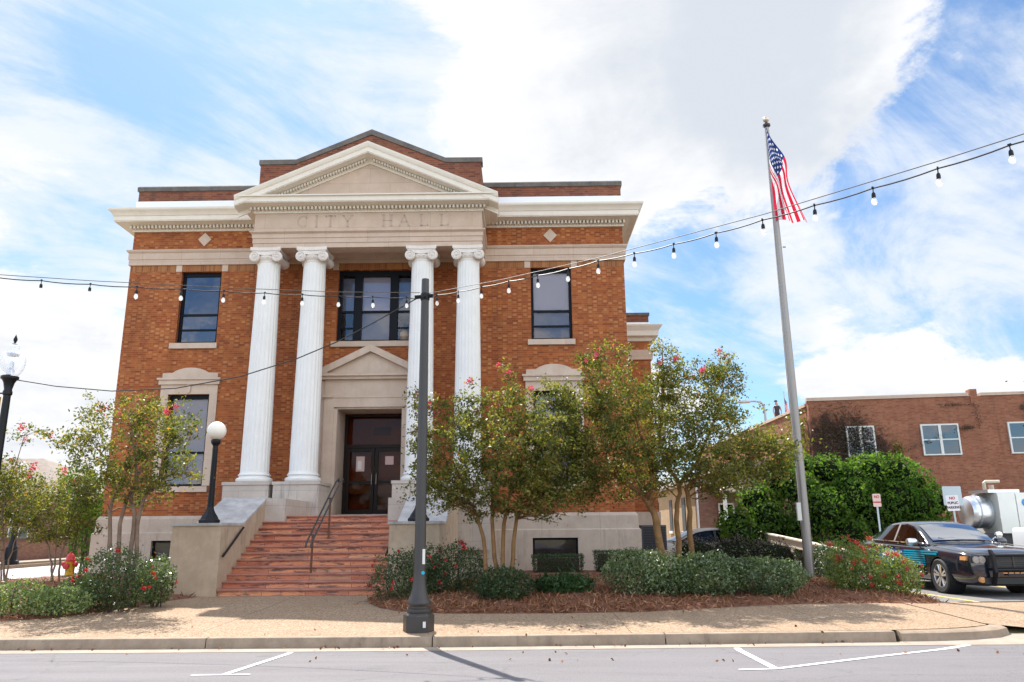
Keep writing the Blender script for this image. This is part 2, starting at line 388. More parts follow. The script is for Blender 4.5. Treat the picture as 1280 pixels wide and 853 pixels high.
def flag_mat():
    m, t, p, o = new_mat('flag_cloth')
    uvn = t.n('ShaderNodeUVMap'); uv = t.sep(uvn.outputs[0])
    u, v = uv[0], uv[1]           # u along the fly, v down the hoist
    stripe = t.math('MODULO', t.math('FLOOR', t.math('MULTIPLY', v, 13.0)), 2.0)
    base = t.mix(stripe, (.58, .012, .05), (.80, .78, .78))
    can = t.math('MULTIPLY', t.math('LESS_THAN', u, .4), t.math('LESS_THAN', v, 7/13))
    a = t.math('MULTIPLY', u, 12/.4); b = t.math('MULTIPLY', v, 10/(7/13))
    ra, rb = t.math('ROUND', a), t.math('ROUND', b)
    d = t.math('SQRT', t.math('ADD', t.math('POWER', t.math('ABSOLUTE', t.math('SUBTRACT', a, ra)), 2.0), t.math('POWER', t.math('ABSOLUTE', t.math('SUBTRACT', b, rb)), 2.0)))
    even = t.math('LESS_THAN', t.math('MODULO', t.math('ADD', ra, rb), 2.0), .5)
    inb = t.math('MULTIPLY', t.math('MULTIPLY', t.math('GREATER_THAN', ra, .5), t.math('LESS_THAN', ra, 11.5)), t.math('MULTIPLY', t.math('GREATER_THAN', rb, .5), t.math('LESS_THAN', rb, 9.5)))
    star = t.math('MULTIPLY', t.math('MULTIPLY', t.math('LESS_THAN', d, .36), even), inb)
    blue = t.mix(star, (.012, .035, .16), (.8, .8, .8))
    base = t.mix(can, base, blue)
    t.l(base, p.inputs['Base Color']); p.inputs['Roughness'].default_value = .8
    tr = t.n('ShaderNodeBsdfTranslucent'); t.l(base, tr.inputs[0])
    mx = t.n('ShaderNodeMixShader'); mx.inputs[0].default_value = .4
    t.l(p.outputs[0], mx.inputs[1]); t.l(tr.outputs[0], mx.inputs[2]); t.l(mx.outputs[0], o.inputs[0])
    return m
M['flag'] = flag_mat()

# ------------------------------------------------------------------ mesh building
ORIGIN = {}
class MB:
    def __init__(s):
        s.v = []; s.f = []; s.m = []; s.uv = None
    def add(s, vs, fs, mi=0):
        o = len(s.v); s.v += [tuple(x) for x in vs]
        s.f += [tuple(i+o for i in f) for f in fs]; s.m += [mi]*len(fs)
        return s
    def quad(s, a, b, c, d, mi=0):
        return s.add([a, b, c, d], [(0, 1, 2, 3)], mi)
    def box(s, x0, x1, y0, y1, z0, z1, mi=0):
        vs = [(x0, y0, z0), (x1, y0, z0), (x1, y1, z0), (x0, y1, z0), (x0, y0, z1), (x1, y0, z1), (x1, y1, z1), (x0, y1, z1)]
        return s.add(vs, [(0, 3, 2, 1), (4, 5, 6, 7), (0, 1, 5, 4), (1, 2, 6, 5), (2, 3, 7, 6), (3, 0, 4, 7)], mi)
    def prism(s, pts, axis, a, b, mi=0):
        """extrude a polygon along an axis; pts are the two other coordinates in axis order"""
        n = len(pts); vs = []
        for w in (a, b):
            for p, q in pts:
                vs.append({'x': (w, p, q), 'y': (p, w, q), 'z': (p, q, w)}[axis])
        fs = [tuple(range(n)), tuple(range(2*n-1, n-1, -1))] + [(i, i+n, (i+1) % n+n, (i+1) % n) for i in range(n)]
        return s.add(vs, fs, mi)
    def lathe(s, prof, c=(0, 0, 0), n=20, mi=0, axis='z', caps=True, sx=1.0):
        vs = []
        for r, h in prof:
            for k in range(n):
                a = 2*PI*k/n; p, q = r*math.cos(a)*sx, r*math.sin(a)
                d = {'z': (p, q, h), 'y': (p, h, q), 'x': (h, p, q)}[axis]
                vs.append((c[0]+d[0], c[1]+d[1], c[2]+d[2]))
        fs = []
        for i in range(len(prof)-1):
            for k in range(n):
                k2 = (k+1) % n
                fs.append((i*n+k, i*n+k2, (i+1)*n+k2, (i+1)*n+k))
        if caps:
            fs.append(tuple(range(n-1, -1, -1))); fs.append(tuple((len(prof)-1)*n+k for k in range(n)))
        return s.add(vs, fs, mi)
    def tube(s, pts, rad, n=7, mi=0, caps=True):
        pts = [Vector(p) for p in pts]; rad = rad if isinstance(rad, (list, tuple)) else [rad]*len(pts)
        vs = []; up = None
        for i, p in enumerate(pts):
            d = (pts[min(i+1, len(pts)-1)]-pts[max(i-1, 0)]).normalized()
            if up is None: up = Vector((0, 0, 1)) if abs(d.z) < .9 else Vector((1, 0, 0))
            a = d.cross(up).normalized(); b = a.cross(d).normalized(); up = b
            for k in range(n):
                t = 2*PI*k/n; vs.append(p+(a*math.cos(t)+b*math.sin(t))*rad[i])
        fs = [(i*n+k, i*n+(k+1) % n, (i+1)*n+(k+1) % n, (i+1)*n+k) for i in range(len(pts)-1) for k in range(n)]
        if caps: fs += [tuple(range(n-1, -1, -1)), tuple((len(pts)-1)*n+k for k in range(n))]
        return s.add(vs, fs, mi)
    def sweep(s, prof, path, mi=0, closed=False, ends=True):
        """mitred sweep of profile [(out, z)] along plan path [(x, y)]; outward is to the right of travel"""
        n = len(prof); P = [Vector(p) for p in path]; vs = []
        for i, p in enumerate(P):
            d0 = (p-P[i-1]).normalized() if i > 0 or closed else None
            d1 = (P[(i+1) % len(P)]-p).normalized() if i < len(P)-1 or closed else None
            n0 = Vector((d0.y, -d0.x)) if d0 else None; n1 = Vector((d1.y, -d1.x)) if d1 else None
            if n0 is None: m = n1
            elif n1 is None: m = n0
            else:
                m = (n0+n1); m = m/max(.2, m.dot(n0))
            for o, z in prof: vs.append((p.x+m.x*o, p.y+m.y*o, z))
        L = len(P); segs = L if closed else L-1
        fs = []
        for i in range(segs):
            for k in range(n):
                k2 = (k+1) % n; j = (i+1) % L
                fs.append((i*n+k, i*n+k2, j*n+k2, j*n+k))
        if ends and not closed: fs += [tuple(range(n-1, -1, -1)), tuple((L-1)*n+k for k in range(n))]
        return s.add(vs, fs, mi)
    def grid(s, fn, nu, nv, mi=0, uvs=False):
        vs = [fn(i/nu, j/nv) for j in range(nv+1) for i in range(nu+1)]
        fs = [(j*(nu+1)+i, j*(nu+1)+i+1, (j+1)*(nu+1)+i+1, (j+1)*(nu+1)+i) for j in range(nv) for i in range(nu)]
        return s.add(vs, fs, mi)
    def build(s, name, mats, parent=None, smooth=False, at=None, recalc=True):
        if not isinstance(mats, (list, tuple)): mats = [mats]
        me = bpy.data.meshes.new(name)
        org = ORIGIN.get(parent.name, Vector((0, 0, 0))) if parent else None
        if parent is None:
            if at is None:
                a = np.array(s.v); at = ((a[:, 0].min()+a[:, 0].max())/2, (a[:, 1].min()+a[:, 1].max())/2, a[:, 2].min())
            org = Vector(at)
        me.from_pydata([(x-org.x, y-org.y, z-org.z) for x, y, z in s.v], [], s.f)
        for mt in mats: me.materials.append(M[mt] if isinstance(mt, str) else mt)
        if len(mats) > 1: me.polygons.foreach_set('material_index', s.m)
        if recalc:
            bm = bmesh.new(); bm.from_mesh(me)
            bmesh.ops.recalc_face_normals(bm, faces=bm.faces); bm.to_mesh(me); bm.free()
        if smooth:
            me.polygons.foreach_set('use_smooth', [True]*len(me.polygons))
            if smooth != 'all':
                me.set_sharp_from_angle(angle=R(38))
        me.update()
        o = bpy.data.objects.new(name, me); COL.objects.link(o)
        if parent: o.parent = parent
        else: o.location = org
        ORIGIN[o.name] = org
        return o

def tag(o, label=None, cat=None, group=None, kind=None):
    if label: o['label'] = label
    if cat: o['category'] = cat
    if group: o['group'] = group
    if kind: o['kind'] = kind
    return o
def thing(name, label, cat, loc, group=None):
    o = bpy.data.objects.new(name, None); COL.objects.link(o); o.location = loc
    o.empty_display_size = .2
    ORIGIN[o.name] = Vector(loc)
    return tag(o, label, cat, group)
def structure(name, mb, mats, smooth=False):
    return tag(mb.build(name, mats, smooth=smooth, at=(0, 0, 0)), kind='structure')
def kids(o):
    return [c for c in bpy.data.objects if c.parent == o]
def dup(o, parent=None, label=None):
    c = o.copy(); COL.objects.link(c)
    if parent: c.parent = parent
    if label: c['label'] = label
    for ch in kids(o): dup(ch, c)
    return c
def text(s, size, mat, name, parent, loc, rot=(PI/2, 0, 0), depth=.004, spacing=1.0, bold=0.0, align='CENTER', sx=1.0):
    cu = bpy.data.curves.new('text', 'FONT'); cu.body = s; cu.size = size; cu.extrude = depth; cu.space_character = spacing
    cu.align_x = align; cu.align_y = 'CENTER'; cu.offset = bold
    tmp = bpy.data.objects.new('text', cu); COL.objects.link(tmp)
    dg = bpy.context.evaluated_depsgraph_get(); dg.update()
    me = bpy.data.meshes.new_from_object(tmp.evaluated_get(dg))
    bpy.data.objects.remove(tmp); bpy.data.curves.remove(cu)
    me.materials.clear(); me.materials.append(M[mat])
    mtx = Matrix.Rotation(rot[2], 4, 'Z') @ Matrix.Rotation(rot[1], 4, 'Y') @ Matrix.Rotation(rot[0], 4, 'X') @ Matrix.Diagonal((sx, 1, 1, 1))
    me.transform(mtx); me.transform(Matrix.Translation(Vector(loc)-ORIGIN[parent.name]))
    o = bpy.data.objects.new(name, me); COL.objects.link(o); o.parent = parent
    ORIGIN[o.name] = ORIGIN[parent.name]
    return o

def leaf_object(name, pts, size, mat, parent, nrm=None, aspect=.5, jitter=.9, tint=None, droop=0.0, at=None):
    """one mesh of many small folded leaves at the given world points"""
    pts = np.asarray(pts, float); n = len(pts)
    d = RNG.normal(size=(n, 3)); d /= np.linalg.norm(d, axis=1)[:, None]
    if nrm is not None:
        nn = np.asarray(nrm)*(1-jitter*.5)+d*jitter; nn /= np.linalg.norm(nn, axis=1)[:, None]
    else: nn = d*1.0; nn[:, 2] = np.abs(nn[:, 2])*.8+.15; nn /= np.linalg.norm(nn, axis=1)[:, None]
    a = np.cross(nn, RNG.normal(size=(n, 3))); a /= np.linalg.norm(a, axis=1)[:, None]
    a[:, 2] -= droop; a /= np.linalg.norm(a, axis=1)[:, None]
    b = np.cross(nn, a)
    L = size*RNG.uniform(.65, 1.35, n)[:, None]; W = L*aspect
    v = np.empty((n, 4, 3))
    v[:, 0] = pts-a*L*.5; v[:, 1] = pts+b*W*.5+nn*W*.18; v[:, 2] = pts+a*L*.5; v[:, 3] = pts-b*W*.5+nn*W*.18
    org = np.array(ORIGIN.get(parent.name, (0, 0, 0)) if parent else (at or (0, 0, 0)), float)
    v -= org
    me = bpy.data.meshes.new(name)
    me.vertices.add(n*4); me.vertices.foreach_set('co', v.astype(np.float32).ravel())
    me.loops.add(n*4); me.loops.foreach_set('vertex_index', np.arange(n*4, dtype=np.int32))
    me.polygons.add(n); me.polygons.foreach_set('loop_start', np.arange(0, n*4, 4, dtype=np.int32))
    me.update(calc_edges=True)
    t = RNG.random(n) if tint is None else np.clip(np.asarray(tint), 0, 1)
    at_ = me.attributes.new('tint', 'FLOAT', 'POINT'); at_.data.foreach_set('value', np.repeat(t, 4).astype(np.float32))
    me.materials.append(M[mat])
    o = bpy.data.objects.new(name, me); COL.objects.link(o)
    if parent: o.parent = parent
    else: o.location = org
    ORIGIN[o.name] = Vector(org)
    return o

# ------------------------------------------------------------------ camera, sky, sun
cam = bpy.data.cameras.new('camera'); cam.sensor_width = 36; cam.lens = 36*954.8/1280; cam.clip_end = 2000
co = bpy.data.objects.new('camera', cam); COL.objects.link(co)
pt, rl, yw = .24066, -.0085625, -.0095754
fwd = Vector((math.sin(yw)*math.cos(pt), math.cos(yw)*math.cos(pt), math.sin(pt)))
rt = Vector((math.cos(yw), -math.sin(yw), 0)); up = rt.cross(fwd)
rr = rt*math.cos(rl)+up*math.sin(rl); uu = up*math.cos(rl)-rt*math.sin(rl)
co.matrix_world = Matrix(((rr.x, uu.x, -fwd.x, 0), (rr.y, uu.y, -fwd.y, 0), (rr.z, uu.z, -fwd.z, 1.55), (0, 0, 0, 1)))
SC.camera = co

SUN = Vector((-.275, .69, 1.0)).normalized()
sun = bpy.data.lights.new('sun', 'SUN'); sun.energy = 4.6; sun.angle = R(.53); sun.color = (1, .955, .89)
so = bpy.data.objects.new('sun', sun); COL.objects.link(so)
so.rotation_euler = (-SUN).to_track_quat('-Z', 'Y').to_euler(); so.location = (-20, 50, 80)

def make_world():
    w = bpy.data.worlds.new('World'); SC.world = w; w.use_nodes = True
    t = NT(w.node_tree)
    for n in list(w.node_tree.nodes): w.node_tree.nodes.remove(n)
    out = t.n('ShaderNodeOutputWorld')
    sky = t.n('ShaderNodeTexSky', sky_type='NISHITA', sun_disc=False)
    sky.sun_elevation = math.asin(SUN.z); sky.sun_rotation = math.atan2(SUN.x, SUN.y)
    sky.air_density = 1.0; sky.dust_density = .6; sky.ozone_density = 1.6
    bg = t.n('ShaderNodeBackground'); bg.inputs[1].default_value = .115
    d = t.n('ShaderNodeTexCoord').outputs['Generated']
    x, y, z = t.sep(d)
    zz = t.math('ADD', t.math('MAXIMUM', z, 0.0), .30)
    P = t.comb(t.math('DIVIDE', x, zz), t.math('DIVIDE', y, zz), t.math('MULTIPLY', z, .9))
    n1 = t.noise(P, 1.25, 10, .60, .25)
    n2 = t.noise(P, 4.2, 8, .64, .35)
    # wind-drawn cirrus: stretched along one heading
    mp = t.n('ShaderNodeMapping'); mp.inputs['Rotation'].default_value = (0, 0, R(-40)); 
    t.l(P, mp.inputs[0])
    mp2 = t.n('ShaderNodeMapping'); mp2.inputs['Scale'].default_value = (.9, 2.3, 1); t.l(mp.outputs[0], mp2.inputs[0])
    n3 = t.noise(mp2.outputs[0], 1.5, 9, .64, .7)
    def region(f, tab):
        for (az, el, size, amt) in tab:
            dv = (math.sin(R(az))*math.cos(R(el)), math.cos(R(az))*math.cos(R(el)), math.sin(R(el)))
            dot = t.vmath('DOT_PRODUCT', d, dv, 'v')
            f = t.math('ADD', f, t.math('MULTIPLY', t.remap(dot, math.cos(R(size)), 1.0), amt))
        return f
    # cumulus: billowing, fairly hard edged
    f = t.math('ADD', t.math('MULTIPLY', n1, 1.0), t.math('MULTIPLY', n2, .52))
    f = region(f, COVER)
    cum = t.remap(f, .745, .835)
    # cirrus veil: soft and streaky
    g_ = t.math('ADD', t.math('MULTIPLY', n3, .8), t.math('MULTIPLY', n2, .35))
    g_ = region(g_, VEIL)
    veil = t.remap(g_, .47, .74, 0.0, .92)
    shade = t.noise(P, 2.4, 7, .62, .3)
    belly = t.noise(P, 1.0, 6, .6, .2)
    th = t.math('ADD', t.math('MULTIPLY', t.math('SUBTRACT', f, .79), 1.1), t.math('ADD', t.math('MULTIPLY', shade, .85), t.math('MULTIPLY', belly, .55)))
    th = region(th, BELLY)
    thick = t.remap(th, .66, 1.22)
    cl = t.mix(thick, (6.3, 6.3, 6.35), (4.35, 4.65, 5.1))
    skyc = t.mix(1.0, sky.outputs[0], (.72, .90, 1.02), 'MULTIPLY')
    c = t.mix(veil, skyc, (5.6, 5.85, 6.2))
    c = t.mix(cum, c, cl)
    # sky dimmed in front and boosted behind the camera to light the shaded facade
    fr = t.remap(y, -.35, .75, 1.65, .72)
    c = t.mix(1.0, c, t.comb(fr, fr, fr), 'MULTIPLY')
    t.l(c, bg.inputs[0]); t.l(bg.outputs[0], out.inputs[0])
# (azimuth from +Y clockwise, elevation, radius, amount)
COVER = [(-22, 34, 26, -.16), (-34, 12, 16, .12), (5, 33, 14, .14), (20, 29, 17, .17), (38, 28, 11, -.13), (15, 18, 10, -.14), (30, 19, 13, -.20),
         (26, 9, 9, .16), (11, 11, 9, .05), (180, 40, 100, .02)]
VEIL = [(-22, 36, 14, -.08), (-8, 25, 20, .14), (-36, 22, 20, .05), (28, 17, 12, .08), (36, 28, 8, .04), (12, 19, 6, -.08), (180, 40, 90, -.02)]
BELLY = [(21, 28, 13, .16), (31, 23, 8, .14), (17, 13, 7, .18), (4, 36, 14, -.14), (8, 26, 9, -.14), (26, 11, 9, -.08), (21, 21, 5, -.15)]
make_world()
vs = SC.view_settings; vs.view_transform = 'Standard'; vs.look = 'None'; vs.exposure = 1.03; vs.gamma = 1; vs.use_curve_mapping = False
SC.cycles.use_denoising = True
SC.cycles.max_bounces = 8; SC.cycles.transparent_max_bounces = 12; SC.cycles.caustics_reflective = False; SC.cycles.caustics_refractive = False
SC.cycles.sample_clamp_indirect = 6

# ------------------------------------------------------------------ ground
def sm(a, b, x):
    t = min(1, max(0, (x-a)/(b-a))); return t*t*(3-2*t)
def kerb_y(x):
    return 10.99+.0305*max(0, x+1) if x < 5.2 else 10.99+.0305*6.2
def gz(x, y):
    zl = .13+.0212*max(0, min(y, 18.6)-10.99)
    zr = .14*min(1, max(0, (y-11.25)/3.0))
    w = sm(6.3, 7.9, x)
    z = zl*(1-w)+zr*w
    w2 = sm(-13.4, -14.6, x)
    return z*(1-w2)+.10*w2
def rz(y):
    return .05*max(0, 10.5-max(y, 5.5))-.05*max(0, 5.5-y)*.0

g = MB()
g.grid(lambda u, v: (-140+280*u, 8+170*v**1.5, (lambda x, y: (gz(x, y) if y > 11.4 else 0)-.06)(-140+280*u, 8+170*v**1.5)), 140, 70)
g.grid(lambda u, v: (-140+280*u, -120+128*v, -.3), 4, 4)
structure('ground', g, 'ground')
r = MB()
def road_pt(u, v):
    x = -60+120*u
    y0 = kerb_y(x)-.32 if x < 5.2 else kerb_y(x)-.32
    y = y0+(-14-y0)*v
    return (x, y, rz(y))
r.grid(road_pt, 120, 48)
structure('road', r, 'asphalt', smooth='all')
# gutter strip of pale concrete between asphalt and kerb, and the flat crossing of the driveway
gt = MB()
gt.grid(lambda u, v: (-60+65.2*u, kerb_y(-60+65.2*u)-.33+.34*v, .004), 60, 1)
gt.grid(lambda u, v: (5.2+25*u, (kerb_y(5.2)-.33)+v*.95, .004+.012*v), 24, 2)
structure('gutter', gt, 'gutter')

# kerb: lengths of stone with joints, then a rounded nose that runs out at the driveway
NOSE = [(5.2, 11.18), (5.75, 11.21), (6.25, 11.30), (6.70, 11.48), (7.02, 11.76), (7.17, 12.12), (7.14, 12.50), (6.98, 12.9)]
kb = MB()
xs = [-13.3, -10.6, -7.5, -4.3, -1.22, 1.95, 5.12]
for a, b in zip(xs[:-1], xs[1:]):
    a2, b2 = a+.008, b-.008
    w = .15
    ya, yb = kerb_y(a2), kerb_y(b2)
    pa = [(0, .0), (.014, .11), (.035, .132), (w, .136), (w, -.05), (0, -.05)]
    vsx = [(a2, ya+o, z) for o, z in pa]+[(b2, yb+o, z) for o, z in pa]
    n = len(pa)
    kb.add(vsx, [tuple(range(n)), tuple(range(2*n-1, n-1, -1))]+[(i, i+n, (i+1) % n+n, (i+1) % n) for i in range(n)])
hs = [.13, .13, .13, .128, .122, .11, .085, .04]
ring = []
for i, (x, y) in enumerate(NOSE):
    p = Vector((x, y)); q0 = Vector(NOSE[max(0, i-1)]); q1 = Vector(NOSE[min(len(NOSE)-1, i+1)])
    dd = (q1-q0).normalized(); nn = Vector((-dd.y, dd.x))
    h = hs[i]
    for o, z in [(-.03, -.03), (0, 0.0), (.03, h*.8), (.08, h), (.24, h+.006), (.24, -.05)]:
        ring.append((x+nn.x*o, y+nn.y*o, z+(gz(x, y)-.13)*0))
n = 6
kb.add(ring, [(i*n+k, (i+1)*n+k, (i+1)*n+(k+1) % n, i*n+(k+1) % n) for i in range(len(NOSE)-1) for k in range(n)]+[tuple(range(n)), tuple(range(len(ring)-1, len(ring)-n-1, -1))])
structure('kerb', kb, 'kerb', smooth=True)

def nose_in(x):
    """inner edge of the kerb at a given x"""
    if x <= 5.2: return kerb_y(x)+.15
    pts = [(5.2, 11.33), (5.75, 11.40), (6.2, 11.50), (6.52, 11.66), (6.78, 11.9), (6.93, 12.15), (6.95, 12.5)]
    for (a, b), (c, d) in zip(pts[:-1], pts[1:]):
        if x <= c: return b+(d-b)*(x-a)/(c-a)
    return 12.5
sw = MB()
sw.grid(lambda u, v: (-13.3+20.25*u, nose_in(-13.3+20.25*u)-.004+(23.2-nose_in(-13.3+20.25*u))*v**1.3, gz(-13.3+20.25*u, nose_in(-13.3+20.25*u)+(23.2-nose_in(-13.3+20.25*u))*v**1.3)+.002), 120, 40)
structure('sidewalk', sw, 'aggregate', smooth='all')
ap = MB()   # apron of aggregate across the driveway
ap.grid(lambda u, v: (6.80+24*u**1.4, 12.0+3.1*v-(.25*max(0, 1-u*4)*(v-1))*0, gz(6.80+24*u**1.4, 12.0+3.1*v)+.012), 40, 10)
structure('driveway', ap, 'aggregate', smooth='all')
lot = MB()
lot.grid(lambda u, v: (7.3+50*u, 14.95+22*v, .14+.012), 30, 16)
structure('parking_lot', lot, 'lot')
ss = MB()
ss.grid(lambda u, v: (-13.6-7.3*u+(-2.6*v**1.2)*0, 15+75*v, .118), 8, 30)
structure('side_street', ss, 'sidestreet')
sp = MB()
sp.box(-21.05, -20.9, 15, 90, .05, .25)
structure('side_kerb', sp, 'kerb')
sp = MB(); sp.box(-23.9, -22.4, 15, 90, .1, .262)
structure('side_pavement', sp, 'gutter')
# painted stall marks
def line(name, a, b, w, mat='paint', z=None, lbl=None):
    a, b = Vector(a), Vector(b); d = (b-a).normalized(); nn = Vector((-d.y, d.x))*w*.5
    mb = MB()
    k = max(1, int((b-a).length/.2))
    def f(u, v):
        p = a+(b-a)*u+nn*(2*v-1)
        return (p.x, p.y, (rz(p.y)+.006) if z is None else z)
    mb.grid(f, k, 1)
    return mb
mk = line('m', (-3.42, 8.44), (-2.82, 8.46), .075)
mk2 = line('m', (-3.09, 8.50), (-3.02, 10.62), .075)
mk.add(mk2.v, mk2.f)
tag(mk.build('parking_mark', 'paint', at=(0, 0, 0)), kind='structure')
mk = line('m', (2.26, 8.58), (2.66, 8.64), .085)
for a, b in (((2.66, 8.64), (4.24, 9.74)), ((4.24, 9.74), (5.9, 10.84)), ((2.66, 8.70), (2.81, 10.72))):
    q = line('m', a, b, .085); mk.add(q.v, q.f)
tag(mk.build('parking_mark', 'paint', at=(0, 0, 0)), kind='structure')
tag(line('m', (8.45, 15.0), (8.2, 21.5), .1, z=.157).build('parking_mark', 'yellowpaint', at=(0, 0, 0)), kind='structure')
tag(line('m', (11.1, 15.3), (11.0, 21.5), .1, z=.157).build('parking_mark', 'yellowpaint', at=(0, 0, 0)), kind='structure')

# mulch beds: mounded sheets of pine straw plus loose needles
BED_R = [(-3.05, 15.8), (-2.83, 14.9), (-2.5, 14.2), (-2.08, 13.72), (-1.22, 13.4), (.62, 13.34), (2.03, 13.45), (2.8, 13.68), (3.95, 14.1), (4.98, 14.38), (6.35, 14.4), (7.2, 14.5), (7.75, 14.85), (7.95, 15.6), (7.75, 17.5), (7.5, 22.4), (-1.4, 22.7), (-1.65, 17.5), (-1.75, 16.46), (-2.75, 16.36)]
BED_L = [(-14.0, 12.2), (-10, 12.65), (-8.4, 12.85), (-7.75, 13.2), (-7.2, 14.35), (-6.88, 15.6), (-6.6, 16.36), (-7.33, 16.4), (-7.4, 22.6), (-12.6, 22.7), (-13.5, 20), (-14.2, 15)]
def inside(p, poly):
    x, y = p; c = False
    for i in range(len(poly)):
        (x1, y1), (x2, y2) = poly[i-1], poly[i]
        if (y1 > y) != (y2 > y) and x < (x2-x1)*(y-y1)/(y2-y1)+x1: c = not c
    return c
def edge_dist(p, poly):
    P = Vector(p); best = 9
    for i in range(len(poly)):
        a, b = Vector(poly[i-1]), Vector(poly[i]); ab = b-a
        t = min(1, max(0, (P-a).dot(ab)/max(1e-9, ab.length_squared))); best = min(best, (P-a-ab*t).length)
    return best
from mathutils import noise as mn
def bed(poly, name):
    bm = bmesh.new()
    vv = [bm.verts.new((x, y, 0)) for x, y in poly]
    bm.faces.new(vv)
    bmesh.ops.triangulate(bm, faces=bm.faces)
    for _ in range(5):
        bmesh.ops.subdivide_edges(bm, edges=[e for e in bm.edges if e.calc_length() > .22], cuts=1, use_grid_fill=False)
        bmesh.ops.triangulate(bm, faces=bm.faces)
    for v in bm.verts:
        d = edge_dist((v.co.x, v.co.y), poly)
        h = .07*min(1, d/.3)**.7+.09*sm(0, 1.5, d)+.035*mn.noise(Vector((v.co.x*2.3, v.co.y*2.3, 1)))*min(1, d/.3)+.02*mn.noise(Vector((v.co.x*7, v.co.y*7, 3)))*min(1, d/.2)
        v.co.z = gz(v.co.x, v.co.y)+.004+max(-.003, h)
    me = bpy.data.meshes.new(name); bm.to_mesh(me); bm.free(); me.materials.append(M['mulch'])
    me.polygons.foreach_set('use_smooth', [True]*len(me.polygons))
    o = bpy.data.objects.new(name, me); COL.objects.link(o); tag(o, kind='structure')
    return o
bed(BED_R, 'mulch_bed'); bed(BED_L, 'mulch_bed')
def bedz(x, y, poly):
    d = edge_dist((x, y), poly)
    return gz(x, y)+.07*min(1, d/.3)**.7+.09*sm(0, 1.5, d)+.005
pts = []; 
for poly, n in ((BED_R, 9000), (BED_L, 4500)):
    bx = [p[0] for p in poly]; by = [p[1] for p in poly]; k = 0
    while k < n:
        x = random.uniform(min(bx), max(bx)); y = min(by)+(min(19, max(by))-min(by))*random.random()**1.6
        if inside((x, y), poly):
            pts.append((x, y, bedz(x, y, poly)+random.uniform(0, .03))); k += 1
        elif random.random() < .04:
            if edge_dist((x, y), poly) < .3 and y > 12: pts.append((x, y, gz(x, y)+.012)); k += 1
tag(leaf_object('pine_straw', pts, .17, 'straw', None, aspect=.10), 'loose reddish pine straw lying over the planting beds', 'pine straw', kind='stuff')
# scattered dry leaves along kerb and gutter
pts = [(x, kerb_y(x)-abs(random.gauss(0, .10))-.01, .016) for x in (random.uniform(-7, 5) for _ in range(60))]+[(random.uniform(-7, 6), random.uniform(9.3, 12.8), 0) for _ in range(40)]
pts = [(x, y, z if z else (rz(y)+.012 if y < 10.7 else gz(x, max(y, 11.2))+.012)) for x, y, z in pts]
tag(leaf_object('fallen_leaves', pts, .05, 'straw', None, aspect=.6), 'dry leaves scattered along the kerb and gutter', 'fallen leaves', kind='stuff')
#PART2
# ------------------------------------------------------------------ city hall
XC = -4.51; XL, XR = -12.39, 3.35; FY = 23.0
B = thing('city_hall', 'two storey orange brick city hall with white columns, pediment and carved name', 'city hall', (XC, FY, .3))

def wall_panel(mb, x0, x1, z0, z1, y, holes, depth, mi=0):
    """front sheet at y with rectangular openings and their reveals"""
    xs = sorted({x0, x1, *[h[0] for h in holes], *[h[1] for h in holes]})
    zs = sorted({z0, z1, *[h[2] for h in holes], *[h[3] for h in holes]})
    for i in range(len(xs)-1):
        for j in range(len(zs)-1):
            cx, cz = (xs[i]+xs[i+1])/2, (zs[j]+zs[j+1])/2
            if any(h[0] < cx < h[1] and h[2] < cz < h[3] for h in holes): continue
            mb.quad((xs[i], y, zs[j]), (xs[i+1], y, zs[j]), (xs[i+1], y, zs[j+1]), (xs[i], y, zs[j+1]), mi)
    for a, b, c, d in holes:
        mb.quad((a, y, c), (a, y+depth, c), (a, y+depth, d), (a, y, d), mi)
        mb.quad((b, y, c), (b, y, d), (b, y+depth, d), (b, y+depth, c), mi)
        mb.quad((a, y, d), (a, y+depth, d), (b, y+depth, d), (b, y, d), mi)
        mb.quad((a, y, c), (b, y, c), (b, y+depth, c), (a, y+depth, c), mi)

M['blind_low'] = plain('mauve_grey_blind', (.50, .45, .45), .85, var=.1)
UW = [(-10.715, -9.44, 7.25, 9.58), (.385, 1.665, 7.25, 9.58)]
MW = (-5.70, -3.32, 7.25, 9.58)
LW = [(-10.76, -9.49, 2.86, 5.62), (.42, 1.69, 2.86, 5.62)]
DOOR = (XC-1.03, XC+1.03, 1.9, 5.10)
w = MB()
wall_panel(w, XL, XR, 1.95, 10.98, FY, UW+[MW]+LW+[DOOR], .30)
YB = 36
w.quad((XL, FY, 1.95), (XL, YB, 1.95), (XL, YB, 10.98), (XL, FY, 10.98))
w.quad((XR, FY, 1.95), (XR, YB, 1.95), (XR, YB, 10.98), (XR, FY, 10.98))
w.quad((XL, YB, 1.95), (XR, YB, 1.95), (XR, YB, 10.98), (XL, YB, 10.98))
w.build('wall', 'brick', B, recalc=False)
# flat roof behind the parapet, hidden from the street
MB().box(XL+.2, XR-.2, FY+.2, YB-.2, 11.3, 11.5).build('roof', 'coping', B)

# plinth (water table) in two courses with basement openings
BW = [(-10.74, -9.42, .70, 1.29), (.33, 1.64, .70, 1.28)]
pl = MB()
wall_panel(pl, XL-.125, -7.3, .1, 1.50, FY-.21, [BW[0]], .25)
wall_panel(pl, -1.70, XR+.125, .1, 1.50, FY-.21, [BW[1]], .25)
pl.quad((XL-.125, FY-.21, .1), (XL-.125, YB, .1), (XL-.125, YB, 1.5), (XL-.125, FY-.21, 1.5))
pl.quad((XR+.125, FY-.21, .1), (XR+.125, YB, .1), (XR+.125, YB, 1.5), (XR+.125, FY-.21, 1.5))
